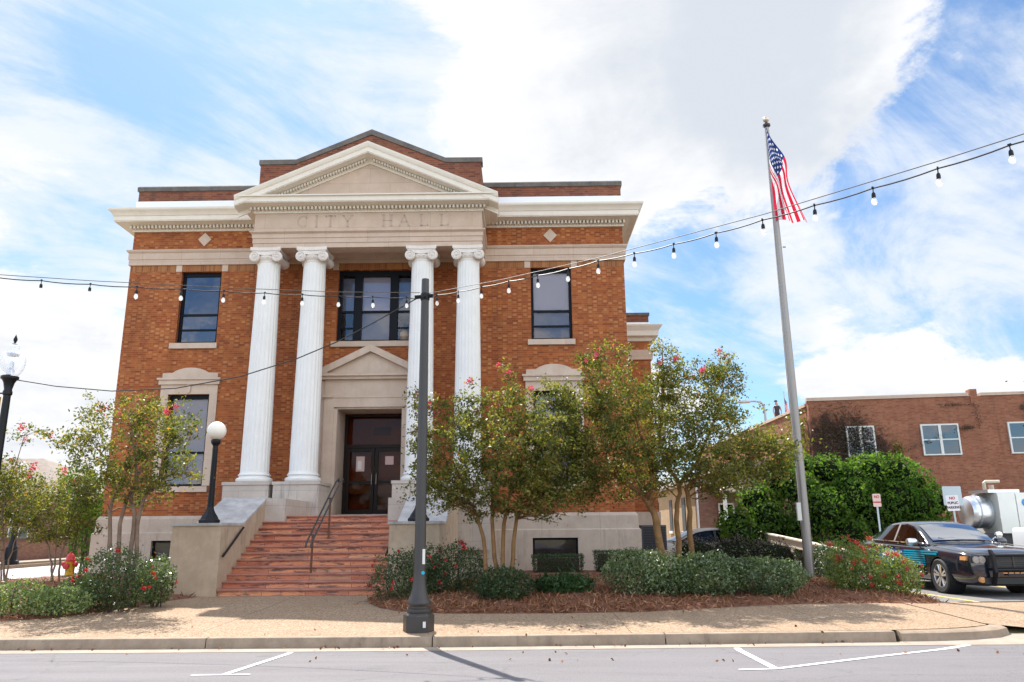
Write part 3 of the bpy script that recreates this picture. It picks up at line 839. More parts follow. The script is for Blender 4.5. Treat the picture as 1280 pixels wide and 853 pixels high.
# chamfer up to the upper course
def band(z0, o0, z1, o1):
    P0 = [(XL-o0+.0, FY-o0-.085), (XR+o0, FY-o0-.085)]; P1 = [(XL-o1, FY-o1-.085), (XR+o1, FY-o1-.085)]
    pl.quad((P0[0][0], P0[0][1], z0), (P0[1][0], P0[1][1], z0), (P1[1][0], P1[1][1], z1), (P1[0][0], P1[0][1], z1))
    for s in (0, 1):
        pl.quad((P0[s][0], P0[s][1], z0), (P1[s][0], P1[s][1], z1), (P1[s][0], YB, z1), (P0[s][0], YB, z0))
band(1.50, .125, 1.535, .07); band(1.535, .07, 1.90, .06); band(1.90, .06, 1.985, .004)
pl.quad((XL, FY-.089, 1.985), (XR, FY-.089, 1.985), (XR, FY, 1.995), (XL, FY, 1.995))
pl.build('plinth', 'plinth', B)

# belt course of limestone
bc = MB()
bprof = [(0.0, 9.80), (.05, 9.80), (.05, 9.98), (.07, 9.99), (.07, 10.20), (.10, 10.22), (.13, 10.27), (.13, 10.30), (0.0, 10.33)]
path = [(XL, YB), (XL, FY), (XR, FY), (XR, YB)]
bc.sweep([(o, z) for o, z in bprof], path)   # outward is to the right of travel
bc.build('belt_course', 'limestone', B)

# window-head stones and diamond ornaments
for a, b, c, d in UW+[MW]:
    for x0, x1 in ((a-.19, a-.004), (b+.004, b+.19)):
        MB().box(x0, x1, FY-.018, FY+.05, 9.58, 9.80).build('head_stone', 'stone_plain', B)
for x0, x1 in [(XL+.01, UW[0][0]-.195), (UW[0][0]+.0, UW[0][1]), (UW[0][1]+.195, MW[0]-.195), (MW[0], MW[1]), (MW[1]+.195, UW[1][0]-.195), (UW[1][0], UW[1][1]), (UW[1][1]+.195, XR-.01)]:
    MB().box(x0, x1, FY-.006, FY+.05, 9.585, 9.798).build('soldier_course', 'soldier', B)
for dx in (-10.08, 1.03):
    d = MB(); s = .215
    d.prism([(dx-s, 10.665), (dx, 10.665-s*1.08), (dx+s, 10.665), (dx, 10.665+s*1.08)], 'y', FY-.025, FY+.03)
    d.build('diamond_ornament', 'stone_plain', B)

# main cornice with dentils
cornice = MB()
cprof = [(0, 10.94), (.05, 10.94), (.05, 11.0), (.06, 11.005), (.06, 11.10), (.20, 11.115), (.225, 11.125), (.45, 11.14), (.45, 11.17), (.468, 11.17), (.468, 11.31), (.49, 11.32), (.50, 11.345), (.535, 11.40), (.575, 11.45), (.61, 11.475), (.62, 11.50), (.62, 11.545), (0, 11.66)]
cornice.sweep(cprof, path)
cornice = cornice.build('cornice', 'cream', B, smooth=True)
def dent_row(mb, x0, x1, y0, y1, z0, z1, step=.115, wd=.06):
    n = int((x1-x0)/step); s = (x1-x0)/n
    for i in range(n):
        c = x0+s*(i+.5); mb.box(c-wd/2, c+wd/2, y0, y1, z0, z1)
for xa, xb in ((XL-.10, -7.95), (-1.08, XR+.10)):
    dn = MB(); dent_row(dn, xa, xb, FY-.20, FY-.05, 11.005, 11.105); dn.build('dentil_band', 'cream', cornice)
# white flashing and brick parapet with dark coping
MB().sweep([(-.02, 11.6), (.035, 11.62), (.035, 12.0), (-.02, 12.0)], path).build('flashing', 'flash', B)
par = MB().sweep([(0, 11.98), (0, 12.36), (-.30, 12.36), (-.30, 11.98)], path).build('parapet', 'brick_dark', B)
cp = MB()
cp.sweep([(.04, 12.36), (.045, 12.50), (.0, 12.545), (-.34, 12.54), (-.34, 12.36)], path)
cp.build('coping', 'coping', par)

# ---- portico: entablature, pediment, brick gable behind it
EY = 21.45; EX0, EX1 = XC-3.43, XC+3.43
ent = MB()
epath = [(EX0, FY), (EX0, EY), (EX1, EY), (EX1, FY)]
eprof = [(0, 9.76), (0, 9.90), (.018, 9.905), (.018, 10.06), (.04, 10.065), (.04, 10.19), (.075, 10.215), (.11, 10.24), (.11, 10.275), (0, 10.30), (0, 10.86), (-.5, 10.86), (-.5, 9.76)]
ent.sweep(eprof, epath)
# soffit beams down to the belt course, and the ceiling of the porch
ent.box(EX0+.5, EX1-.5, EY+.45, FY+.0, 9.98, 10.1)
ent = ent.build('entablature', 'limestone', B)
cb = MB()
dn2 = MB()
cb.sweep([(0, 10.86), (.04, 10.86), (.04, 10.91), (.05, 10.92), (.05, 11.0), (.17, 11.02), (.20, 11.03), (.42, 11.045), (.42, 11.07), (.44, 11.07), (.44, 11.215), (.50, 11.225), (.50, 11.26), (0, 11.30)], [(EX0, FY-.1), (EX0, EY), (EX1, EY), (EX1, FY-.1)])
dent_row(dn2, EX0-.14, EX1+.14, EY-.19, EY-.05, 10.925, 11.01)
ped = thing_part = cb
pedo = cb.build('pediment', 'cream', B)
dn2.build('dentil_band', 'cream', pedo)
# tympanum
hw = 3.43
ty = MB(); apexz = 12.43
ty.prism([(XC-hw, 11.25), (XC+hw, 11.25), (XC, 11.25+1.47)], 'y', EY-.0, EY+.3)
ty.build('tympanum', 'limestone', pedo)
# raking cornice: profile swept up the slope on both sides
sl = math.atan2(12.95-11.235, 3.93)
def rake(mb, prof, sgn, x_out=3.93, zbase=11.245):
    """prof in (outward -y, perpendicular to slope); meets at a plumb line over the centre"""
    c, s = math.cos(sl), math.sin(sl); vs = []
    for end in (0, 1):
        for o, h in prof:
            if end == 0:
                x = x_out; z = zbase + (h/c)        # plumb cut at the eave
            else:
                x = 0; z = zbase+(h/c)+x_out*math.tan(sl)
            vs.append((XC+sgn*x, EY-o*1.012-.003, z))
    n = len(prof)
    mb.add(vs, [tuple(range(n)), tuple(range(2*n-1, n-1, -1))]+[(i, i+n, (i+1) % n+n, (i+1) % n) for i in range(n)])
rk = MB()
rprof = [(0, -.46), (.04, -.46), (.04, -.415), (.05, -.405), (.05, -.33), (.18, -.31), (.42, -.295), (.42, -.27), (.44, -.27), (.44, -.14), (.455, -.13), (.47, -.10), (.49, -.05), (.50, -.02), (.50, .015), (0, .03)]
for sg in (-1, 1): rake(rk, rprof, sg)
# clip: raking parts below the horizontal cornice lie inside it; the tips end flush with its corner
rk.build('raking_cornice', 'cream', pedo, smooth=True)
nd = 36
for sg in (-1, 1):
    rd = MB()
    for i in range(1, nd):
        x = 3.05*i/nd+.06; z = 11.245-.36/math.cos(sl)+(3.93-x)*math.tan(sl)
        a = [(-.03, -.035), (.03, -.035), (.03, .035), (-.03, .035)]
        pts_ = [(XC+sg*(x+p), z-p*math.tan(sl)+q) for p, q in a]
        rd.prism(pts_, 'y', EY-.19, EY-.05)
    rd.build('raking_dentil_band', 'cream', pedo)
# lead roof of the pediment running back to the brick gable
gp = MB()
gy0, gy1 = 21.50, 21.82
gp.prism([(XC-3.40, 11.2), (XC+3.40, 11.2), (XC+3.40, 12.50), (XC+2.34, 12.50), (XC, 13.47), (XC-2.34, 12.50), (XC-3.40, 12.50)], 'y', gy0, gy1)
gp.box(XC-3.40, XC-3.10, gy1, 23.1, 11.2, 12.50); gp.box(XC+3.10, XC+3.40, gy1, 23.1, 11.2, 12.50)
gpo = gp.build('gable_parapet', 'brick_dark', B)
gc = MB()
for sg in (-1, 1):
    gc.prism([(XC+sg*3.44, 12.502), (XC+sg*2.33, 12.502), (XC+sg*.0, 13.475), (XC, 13.655), (XC+sg*2.30, 12.66), (XC+sg*3.44, 12.655)], 'y', gy0-.035, gy1+.04)
gc.build('coping', 'coping', gpo)

# inscription: thin raised letters in darker stone that paints the shade of carving
def letters():
    t = .052; th = .024; mb = None; y0, y1 = EY-.006, EY+.01; H = .36; zb = 10.415
    cur = [None]
    def bar(x0, x1, z0, z1): cur[0].box(x0, x1, y0, y1, z0, z1)
    def serif(x, z): bar(x-.05, x+.05+.0, z-.009, z+.009)
    def stem(x, w=t):
        bar(x-w/2, x+w/2, zb, zb+H); serif(x, zb); serif(x, zb+H)
    def diag(xa, za, xb, zb_, w):
        cur[0].prism([(xa-w/2, za), (xa+w/2, za), (xb+w/2, zb_), (xb-w/2, zb_)], 'y', y0, y1)
    def C(x):
        n = 22
        for i in range(n):
            a0 = R(48)+R(264)*i/n; a1 = R(48)+R(264)*(i+1)/n
            def wd(a): return th+(t-th)*abs(math.cos(a))
            q = []
            for a in (a0, a1):
                ro = .18; ri = .18-wd(a); q.append(((x+ro*math.cos(a), zb+H/2+ro*math.sin(a)), (x+ri*math.cos(a), zb+H/2+ri*math.sin(a))))
            cur[0].prism([q[0][0], q[1][0], q[1][1], q[0][1]], 'y', y0, y1)
        bar(x+.10, x+.125, zb+H-.10, zb+H-.01)
    def I(x): stem(x)
    def T(x):
        stem(x); bar(x-.15, x+.15, zb+H-th, zb+H); bar(x-.15, x-.13, zb+H-.07, zb+H); bar(x+.13, x+.15, zb+H-.07, zb+H)
    def Y(x):
        bar(x-t/2, x+t/2, zb, zb+H*.5); serif(x, zb); diag(x, zb+H*.45, x-.13, zb+H, t); diag(x, zb+H*.45, x+.13, zb+H, th); serif(x-.13, zb+H); serif(x+.13, zb+H)
    def Hh(x):
        stem(x-.12); stem(x+.12); bar(x-.12, x+.12, zb+H*.5-th/2, zb+H*.5+th/2)
    def A(x):
        diag(x-.14, zb, x, zb+H, th); diag(x+.14, zb, x, zb+H, t); bar(x-.09, x+.09, zb+H*.34, zb+H*.34+th); serif(x-.14, zb); serif(x+.14, zb)
    def L(x):
        stem(x-.08); bar(x-.08, x+.13, zb, zb+th); bar(x+.11, x+.13, zb, zb+.08)
    for fn, x in ((C, -6.48), (I, -6.07), (T, -5.65), (Y, -5.13), (Hh, -3.93), (A, -3.42), (L, -2.83), (L, -2.22)):
        cur[0] = MB(); fn(x); cur[0].build('carved_letter', 'letter', ent)
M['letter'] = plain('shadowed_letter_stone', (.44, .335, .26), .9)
letters()

# ---- columns
def fluted(mb, x, y, z0, z1, r0, r1):
    nf, sub = 22, 4; rings = 14; n = nf*sub; vs = []
    for i in range(rings+1):
        u = i/rings; r = r0+(r1-r0)*(u**1.6); z = z0+(z1-z0)*u
        fl = 0 if i in (0, rings) else 1
        for k in range(n):
            ph = (k % sub)/sub; d = math.sin(PI*max(0, (ph-.0)))*.030*fl if ph > 0 else 0
            a = 2*PI*k/n; q = r-d*(r/r0)
            vs.append((x+q*math.cos(a), y+q*math.sin(a), z))
    fs = [(i*n+k, i*n+(k+1) % n, (i+1)*n+(k+1) % n, (i+1)*n+k) for i in range(rings) for k in range(n)]
    mb.add(vs, fs)
def make_column(x):
    y = 21.79
    c = MB(); fluted(c, x, y, 3.10, 9.36, .395, .325)
    col = c.build('column', 'white', B, smooth='all')
    b = MB()
    b.lathe([(.40, 3.14), (.41, 3.10), (.435, 3.085), (.45, 3.065), (.435, 3.04), (.41, 3.03), (.425, 3.0), (.47, 2.985), (.50, 2.95), (.50, 2.91), (.48, 2.87), (.44, 2.85)], (x, y, 0), 40)
    b.build('base', 'white', col, smooth=True)
    k = MB()
    zc = 9.50
    k.lathe([(.322, 9.30), (.34, 9.34), (.335, 9.37), (.37, 9.41), (.40, 9.47), (.39, 9.52), (.30, 9.54)], (x, y, 0), 32)
    # abacus: slightly concave square
    ab = []
    for q in range(4):
        for s in range(6):
            a = -1+2*s/6; dp = .45-.045*(1-a*a)
            ab.append([(a*.45, -dp), (dp, a*.45), (-a*.45, dp), (-dp, -a*.45)][q])
    k.prism([(x+p, y+q) for p, q in ab], 'z', 9.655, 9.757)
    k.prism([(x+p*.94, y+q*.94) for p, q in ab], 'z', 9.62, 9.655)
    for sg in (-1, 1):
        vx = x+sg*.335
        k.lathe([(.15, -.40), (.155, -.385), (.15, -.30), (.105, -.12), (.095, 0), (.105, .12), (.15, .30), (.155, .385), (.15, .40)], (vx, y, zc-.02), 22, axis='y')
        for ys in (-.40, .40):
            sd = -1 if ys < 0 else 1
            pts_ = []
            for i in range(38):
                a = sg*(PI/2)-sg*i*.30*1.0; rr_ = .138*(1-i/44)
                pts_.append((vx-sg*0+rr_*math.cos(PI/2+sg*i*.36), y+ys+sd*.006, zc-.02+rr_*math.sin(PI/2+sg*i*.36)))
            k.tube(pts_, .0165, 5)
            k.lathe([(.035, ys-.02), (.04, ys), (.03, ys+sd*.03)], (vx, y, zc-.02), 10, axis='y')
    for ys in (-1, 1):     # band joining the two volutes, front and back
        k.prism([(x-.34, 9.62), (x+.34, 9.62), (x+.28, 9.545), (x, 9.50), (x-.28, 9.545)], 'y', y+ys*.36, y+ys*.405)
        k.lathe([(.05, 0), (.055, .03), (.03, .06)], (x, y+ys*.405, 9.69), 8, axis='y')
    for i in range(18):
        a = 2*PI*i/18; k.lathe([(.0, -.035), (.03, -.01), (.03, .02), (.012, .04)], (x+.385*math.cos(a), y+.385*math.sin(a), 9.46), 6)
    M.setdefault('capstone', stone('capital_paint', (.68, .61, .55), (.76, .70, .64), (.38, .30, .24), streak=.3, dirtamt=.35, rough=.6, bmp=.1))
    k.build('capital', 'capstone', col, smooth=True)
    p = MB()
    p.box(x-.63, x+.63, 21.14, 22.45, 1.0 if abs(x-XC) > 2 else 1.90, 2.76)
    p.box(x-.655, x+.655, 21.115, 22.475, 2.765, 2.85)
    p.build('pedestal', 'pedestal', B)
    return col
for dx in (-3.01, -1.63, 1.63, 3.01): make_column(XC+dx)
# pilaster responds and platform of the porch
pf = MB()
pf.box(XC-3.72, XC+3.72, 21.3, 22.98, .1, 1.895)
pf.box(XC-1.72, XC+1.72, 19.26, 21.3, .1, 1.89)
pf.box(-6.32, -5.77, 19.08, 21.14, 1.2, 2.31); pf.box(-3.25, -2.70, 19.08, 21.14, 1.2, 2.31)
pf.build('porch_platform', 'pedestal', B)

# ---- windows
def sash_window(h, mat_glass, blind, upper=True):
    a, b, c, d = h; y = FY+.13
    f = MB()
    fw = .085
    f.box(a, a+fw, y, y+.10, c, d); f.box(b-fw, b, y, y+.10, c, d); f.box(a+fw, b-fw, y, y+.10, d-.13, d); f.box(a+fw, b-fw, y, y+.10, c, c+.06)
    z1 = c+(d-c)*(.40 if upper else .36); z2 = c+(d-c)*.19
    f.box(a+fw, b-fw, y+.01, y+.09, z1-.035, z1+.035)
    if upper: f.box(a+fw, b-fw, y+.015, y+.08, z2-.03, z2+.03)
    fo = f.build('window', 'frame', B)
    q = MB(); q.box(a+fw*.5, b-fw*.5, y+.045, y+.053, c+.03, d-.06)
    q.build('pane', mat_glass, fo)
    bl = MB()
    if blind: bl.box(a+.02, b-.02, y+.13, y+.14, z1 if upper else c+(d-c)*.0, d)
    if blind: bl.build('blind', blind, fo)
    if upper:
        MB().box(a+.02, b-.02, y+.16, y+.17, z2-.02, z1).build('blind', 'blind_grey', fo)
        if blind: MB().box(a+.02, b-.02, y+.19, y+.20, c, z2).build('blind', 'blind_tan', fo)
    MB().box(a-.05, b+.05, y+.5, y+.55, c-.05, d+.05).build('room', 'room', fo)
    return fo
def sill(a, b, z0, z1, par, out=.07):
    MB().prism([(FY-out, z0), (FY-out, z1-.02), (FY+.16, z1), (FY+.16, z0)], 'x', a, b).build('sill', 'stone_plain', par)
fo = sash_window(UW[0], 'glass_blue', None); sill(-10.87, -9.39, 7.06, 7.25, fo)
fo = sash_window(UW[1], 'glass', 'blind'); sill(.27, 1.74, 7.06, 7.25, fo)
for h in LW:
    fo = sash_window(h, 'glass', 'blind_low', upper=False); sill(h[0]-.10, h[1]+.17, 2.68, 2.86, fo)
    a, b, c, d = h; cx = (a+b)/2
    sr = MB()      # stone architrave with a cornice and a low curved pediment above it
    sr.box(a-.24, a-.003, FY-.035, FY+.02, c, 5.92); sr.box(b+.003, b+.24, FY-.035, FY+.02, c, 5.92); sr.box(a-.003, b+.003, FY-.035, FY+.02, d+.004, 5.92)
    sr.box(a-.30, b+.30, FY-.10, FY+.02, 5.92, 6.06); sr.box(a-.34, b+.34, FY-.15, FY+.02, 6.06, 6.12)
    top = [(a-.22, 6.12), (b+.22, 6.12), (b+.22, 6.28)]+[(cx+(b-a)/2*1.0*math.cos(t)*.86, 6.29+.16*math.sin(t)**1.6) for t in [PI*i/14 for i in range(0, 15)]]+[(a-.22, 6.28)]
    sr.prism(top, 'y', FY-.05, FY+.02)
    sr.prism([(cx-.06, 5.93), (cx+.06, 5.93), (cx+.04, 5.66), (cx-.04, 5.66)], 'y', FY-.075, FY-.036)
    sr.build('hood', 'stone_plain', fo)
# three-light window between the columns
a, b, c, d = MW; y = FY+.12
f = MB(); W3 = b-a
m1, m2 = a+.62, b-.62
f.box(a, a+.10, y, y+.14, c, d); f.box(b-.10, b, y, y+.14, c, d); f.box(a+.10, b-.10, y, y+.14, d-.17, d); f.box(a+.10, b-.10, y, y+.14, c, c+.06)
for mx_ in (m1, m2): f.box(mx_-.125, mx_+.125, y-.02, y+.12, c+.06, d-.17)
zt = c+(d-c)*.42
for x0, x1 in ((a+.10, m1-.125), (m1+.125, m2-.125), (m2+.125, b-.10)): f.box(x0, x1, y+.02, y+.10, zt-.035, zt+.035)
for x0, x1 in ((a+.10, m1-.125), (m2+.125, b-.10)): f.box(x0, x1, y+.03, y+.09, c+.42, c+.47)
fo = f.build('window', 'frame', B)
MB().box(a+.05, b-.05, y+.055, y+.063, c+.03, d-.1).build('pane', 'glass', fo)
MB().box(m1+.10, m2-.10, y+.16, y+.17, zt, d).build('blind', 'blind', fo)
MB().box(a+.02, m1-.05, y+.17, y+.18, zt+.02, d-.2).build('blind', plain('blue_grey_blind', (.30, .33, .39), .85), fo)
MB().box(m2+.05, b-.02, y+.17, y+.18, zt-.1, d-.2).build('blind', plain('blue_grey_shade', (.22, .25, .32), .85), fo)
MB().box(m1+.10, m2-.10, y+.2, y+.21, c, zt).build('blind', 'blind_grey', fo)
MB().lathe([(.0, -.12), (.10, -.10), (.17, 0), (.15, .12), (.08, .20), (0, .22)], (m2+.34, y+.13, c+.17), 16).build('vase', 'blind_tan', fo, smooth=True)
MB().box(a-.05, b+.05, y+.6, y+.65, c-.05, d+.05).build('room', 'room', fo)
MB().prism([(FY-.07, 7.06), (FY-.07, 7.23), (FY+.15, 7.25), (FY+.15, 7.06)], 'x', -5.84, -3.18).build('sill', 'stone_plain', fo)
# basement windows
for h in BW:
    a, b, c, d = h; y = FY-.21+.10
    f = MB()
    for q in ((a, a+.06, c, d), (b-.06, b, c, d), (a+.06, b-.06, d-.06, d), (a+.06, b-.06, c, c+.05)): f.box(q[0], q[1], y, y+.06, q[2], q[3])
    fo = f.build('basement_window', 'frame', B)
    MB().box(a+.03, b-.03, y+.025, y+.03, c+.02, d-.03).build('pane', 'glass', fo)
    MB().box(a, b, y+.10, y+.14, c, d).build('board', plain('brown_board', (.16, .115, .085), .8, var=.2), fo)

# ---- entrance
dy = 23.80
sr = MB()
jx0, jx1 = XC-1.37, XC+1.37
for sg in (-1, 1):
    xs_ = sorted((XC+sg*1.37, XC+sg*1.075)); sr.box(xs_[0], xs_[1], 22.68, 23.0, 1.9, 5.13)
    xs_ = sorted((XC+sg*1.49, XC+sg*1.37)); sr.box(xs_[0], xs_[1], 22.78, 23.0, 1.9, 5.95)
    xs_ = sorted((XC+sg*1.075, XC+sg*.97)); sr.box(xs_[0], xs_[1], 22.72, 23.78, 1.9, 5.10)    # inner reveal
    sr.box(XC+sg*1.26-.16, XC+sg*1.26+.16, 22.62, 22.78, 5.42, 5.50)
sr.box(jx0, jx1, 22.68, 23.0, 5.13, 5.42)          # lintel
sr.box(XC-1.37, XC+1.37, 22.70, 23.0, 5.42, 5.97)    # frieze
sr.box(jx0-.06, jx1+.06, 22.66, 22.99, 5.41, 5.455)
sr.box(XC-.98, XC+.98, 22.75, 23.79, 5.08, 5.128)    # soffit of the recess
sr.box(jx0-.10, jx1+.10, 22.58, 23.0, 5.97, 6.06); sr.box(jx0-.17, jx1+.17, 22.50, 23.0, 6.06, 6.14)
so_ = sr.build('doorway_surround', 'stone_plain', B)
pt_ = MB()
pt_.prism([(XC-1.40, 6.14), (XC+1.40, 6.14), (XC, 6.80)], 'y', 22.66, 22.99)
for sg in (-1, 1):
    pt_.prism([(XC+sg*1.60, 6.142), (XC+sg*1.60, 6.24), (XC, 7.03), (XC, 6.81), (XC+sg*1.30, 6.17), (XC+sg*1.25, 6.142)], 'y', 22.50, 22.98)
pt_.build('door_pediment', 'stone_plain', so_)
fr = MB(); dx0, dx1 = XC-.93, XC+.93
fr.box(dx0-.04, dx0+.05, dy, dy+.10, 1.90, 5.06); fr.box(dx1-.05, dx1+.04, dy, dy+.10, 1.90, 5.06)
fr.box(dx0+.05, dx1-.05, dy, dy+.10, 4.99, 5.06); fr.box(dx0+.05, dx1-.05, dy-.01, dy+.10, 4.02, 4.12)
door = fr.build('entrance_door', 'bronze', B)
for sg in (-1, 1):
    xs_ = sorted((XC+sg*.97, XC+sg*1.075)); MB().box(xs_[0], xs_[1], dy-.03, dy+.02, 1.9, 5.08).build('door_trim', 'beige', door)
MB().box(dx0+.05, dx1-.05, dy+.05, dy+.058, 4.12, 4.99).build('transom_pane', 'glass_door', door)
for sg in (-1, 1):
    lx0, lx1 = sorted((XC+sg*.012, XC+sg*.875))
    lf = MB()
    for q in ((lx0, lx0+.10, 1.92, 4.01), (lx1-.10, lx1, 1.92, 4.01), (lx0+.10, lx1-.10, 3.90, 4.01), (lx0+.10, lx1-.10, 2.93, 3.01), (lx0+.10, lx1-.10, 1.92, 2.14)):
        lf.box(q[0], q[1], dy+.01, dy+.07, q[2], q[3])
    lo = lf.build('door_leaf', 'bronze', door)
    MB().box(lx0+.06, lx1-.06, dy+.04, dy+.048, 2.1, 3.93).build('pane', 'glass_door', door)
    hx = XC+sg*.07
    MB().tube([(hx, dy+.01, 2.85), (hx, dy-.05, 2.9), (hx, dy-.05, 3.2), (hx, dy+.01, 3.25)], .013, 6).build('handle', 'alu', door)
    MB().box(XC+sg*.45-.13, XC+sg*.45+.13, dy+.030, dy+.036, 3.50 if sg > 0 else 3.30, 3.76).build('notice', 'paper', door)
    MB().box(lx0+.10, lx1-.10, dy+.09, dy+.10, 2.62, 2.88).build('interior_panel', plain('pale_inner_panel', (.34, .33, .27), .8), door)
MB().box(XC-.47-.06, XC-.47+.06, dy+.026, dy+.029, 3.36, 3.62).build('notice', 'papwhite', door)
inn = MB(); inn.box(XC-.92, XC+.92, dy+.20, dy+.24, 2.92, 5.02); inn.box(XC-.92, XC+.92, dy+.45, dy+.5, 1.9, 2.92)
inn.build('brown_reflection_panel', plain('reflected_brown', (.40, .225, .10), .8, var=.35, vscale=1.5), door)  # brown backing that paints a reflection of brick buildings into the door glass
MB().box(XC-.1, XC+.45, dy+.17, dy+.19, 4.42, 4.68).build('lobby_sign', plain('dark_red_board', (.12, .03, .02), .7), door)
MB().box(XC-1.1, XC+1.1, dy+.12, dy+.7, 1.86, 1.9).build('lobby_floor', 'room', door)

# ---- side wing set back at the right, with its own cornice
wy = 29.0; WX = 5.09
wg = MB()
wg.box(XR-1.5, WX, wy, 37, 2.1, 8.82)
wing = wg.build('side_wing', 'brick', B)
MB().box(XR-1.5, WX+.06, wy-.08, 37, .05, 2.1).build('wing_plinth', 'plinth', wing)
wp = [(XR-1.4, wy), (WX, wy), (WX, 37)]
MB().sweep([(0, 8.58), (.08, 8.60), (.10, 8.72), (.30, 8.76), (.32, 8.95), (.44, 9.12), (.46, 9.17), (0, 9.25)], wp).build('wing_cornice', 'cream', wing)
MB().sweep([(0, 7.86), (.07, 7.86), (.10, 8.2), (.10, 8.24), (0, 8.25)], wp).build('wing_belt_course', 'limestone', wing)
MB().sweep([(0, 9.22), (.03, 9.22), (.03, 9.36), (0, 9.36)], wp).build('wing_flashing', 'flash', wing)
MB().sweep([(0, 9.36), (0, 9.64), (-.3, 9.64), (-.3, 9.36)], wp).build('wing_parapet', 'brick_dark', wing)
MB().sweep([(.04, 9.64), (.04, 9.75), (-.34, 9.75), (-.34, 9.64)], wp).build('wing_coping', 'coping', wing)

# ------------------------------------------------------------------ entrance stairs with flanking cheek walls
ST = thing('entrance_stairs', 'broad red slate stairs rising between two concrete cheek walls', 'stairs', (XC, 17.8, .25))
sx0, sx1 = -6.27, -2.75
zb0 = .245; N_ = 12; rise = (1.90-zb0)/N_; tread = .258; SY = 16.4
stp = MB()
for i in range(N_):
    y0 = SY+tread*i; z1 = zb0+rise*(i+1)
    y1 = SY+tread*(i+1)+.05 if i < N_-1 else 21.2
    jit = .006*math.sin(i*2.3)
    stp.box(sx0-.02, sx1+.02, y0+.018+jit, y1, z1-rise-.02, z1-.045)
    stp.prism([(y0-.022+jit, z1-.043), (y0-.030+jit, z1-.02), (y0-.018+jit, z1), (y1, z1+.002), (y1, z1-.043)], 'x', sx0-.02, sx1+.02, 1)
M['tread'] = stone('slate_tread', (.30, .12, .085), (.46, .21, .15), (.09, .055, .05), streak=.5, dirtamt=.7, scale=3)
stp.build('steps', ['steps', 'tread'], ST)
for sg, (a, b) in ((-1, (-7.30, -6.27)), (1, (-2.75, -1.70))):
    ck = MB()
    yf = 16.38
    # battered block with a sloped coping behind it up to the porch
    ck.add([(a-.03, yf-.02, .1), (b+.0, yf-.02, .1), (b, 21.2, .1), (a-.03, 21.2, .1), (a, yf, 1.655), (b, yf, 1.655), (b, 17.62, 1.655), (a, 17.62, 1.655), (a, 19.2, 2.28), (b, 19.2, 2.28), (a, 21.14, 2.28), (b, 21.14, 2.28)],
           [(0, 1, 5, 4), (4, 5, 6, 7), (7, 6, 9, 8), (8, 9, 11, 10), (0, 4, 7, 8, 10, 3), (1, 2, 11, 9, 6, 5), (3, 10, 11, 2), (0, 3, 2, 1)])
    cko = ck.build('cheek_wall', 'cheek', ST)
    cp = MB()
    cp.box(a-.035, b+.012, yf-.035, 17.61, 1.658, 1.715)
    cp.prism([(17.61, 1.658), (17.61, 1.715), (19.18, 2.345), (21.13, 2.345), (21.13, 2.283), (19.2, 2.283)], 'x', a-.03, b+.012)
    cp.build('coping', 'cheek_cap', cko)
    hx = b+.06 if sg < 0 else a-.06
    hr = MB(); hr.tube([(hx, 16.42, 1.04), (hx, 16.48, 1.06), (hx, 17.46, 1.59), (hx, 17.52, 1.62)], .024, 8)
    for yq, zq in ((16.6, 1.125), (17.35, 1.53)): hr.tube([(hx, yq, zq), (hx-(.06 if sg < 0 else -.06), yq, zq-.05)], .012, 6)
    hr.build('wall_rail', 'black', cko)
# centre handrail: two tubes on rusted posts
HR = thing('stair_railing', 'double tube handrail on rusty posts up the middle of the red stairs', 'railing', (XC, 17.7, .8))
rl_ = MB()
def stz(y): return zb0+rise*(1+max(0, math.floor((y-SY)/tread)))
for xo in (-.055, .055):
    rl_.tube([(XC+xo, 16.68, 1.20), (XC+xo, 16.72, 1.29), (XC+xo, 16.88, 1.38), (XC+xo, 19.10, 2.70), (XC+xo, 19.38, 2.79), (XC+xo, 19.45, 2.72)], .021, 8)
rl_.tube([(XC-.055, 17.0, 1.45), (XC+.055, 17.0, 1.45)], .016, 6); rl_.tube([(XC-.055, 18.4, 2.28), (XC+.055, 18.4, 2.28)], .016, 6)
rl_.build('rail', 'pole', HR, smooth=True)
for yq, zt_ in ((17.0, 1.45), (18.4, 2.28)):
    MB().tube([(XC, yq, stz(yq)), (XC, yq, zt_)], .024, 8).build('post', 'rust', HR, smooth=True)
# ------------------------------------------------------------------ lamps, poles, string lights
def bulb_mat():
    m, t, p, o = new_mat('string_bulb')
    p.inputs['Base Color'].default_value = (.92, .90, .86, 1); p.inputs['Roughness'].default_value = .12
    tr = t.n('ShaderNodeBsdfTranslucent'); tr.inputs[0].default_value = (.95, .93, .9, 1)
    tp = t.n('ShaderNodeBsdfTransparent')
    a = t.n('ShaderNodeMixShader'); a.inputs[0].default_value = .5; t.l(p.outputs[0], a.inputs[1]); t.l(tr.outputs[0], a.inputs[2])
    b = t.n('ShaderNodeMixShader'); b.inputs[0].default_value = .42; t.l(a.outputs[0], b.inputs[1]); t.l(tp.outputs[0], b.inputs[2])
    t.l(b.outputs[0], o.inputs[0]); return m
M['bulbmix'] = bulb_mat()

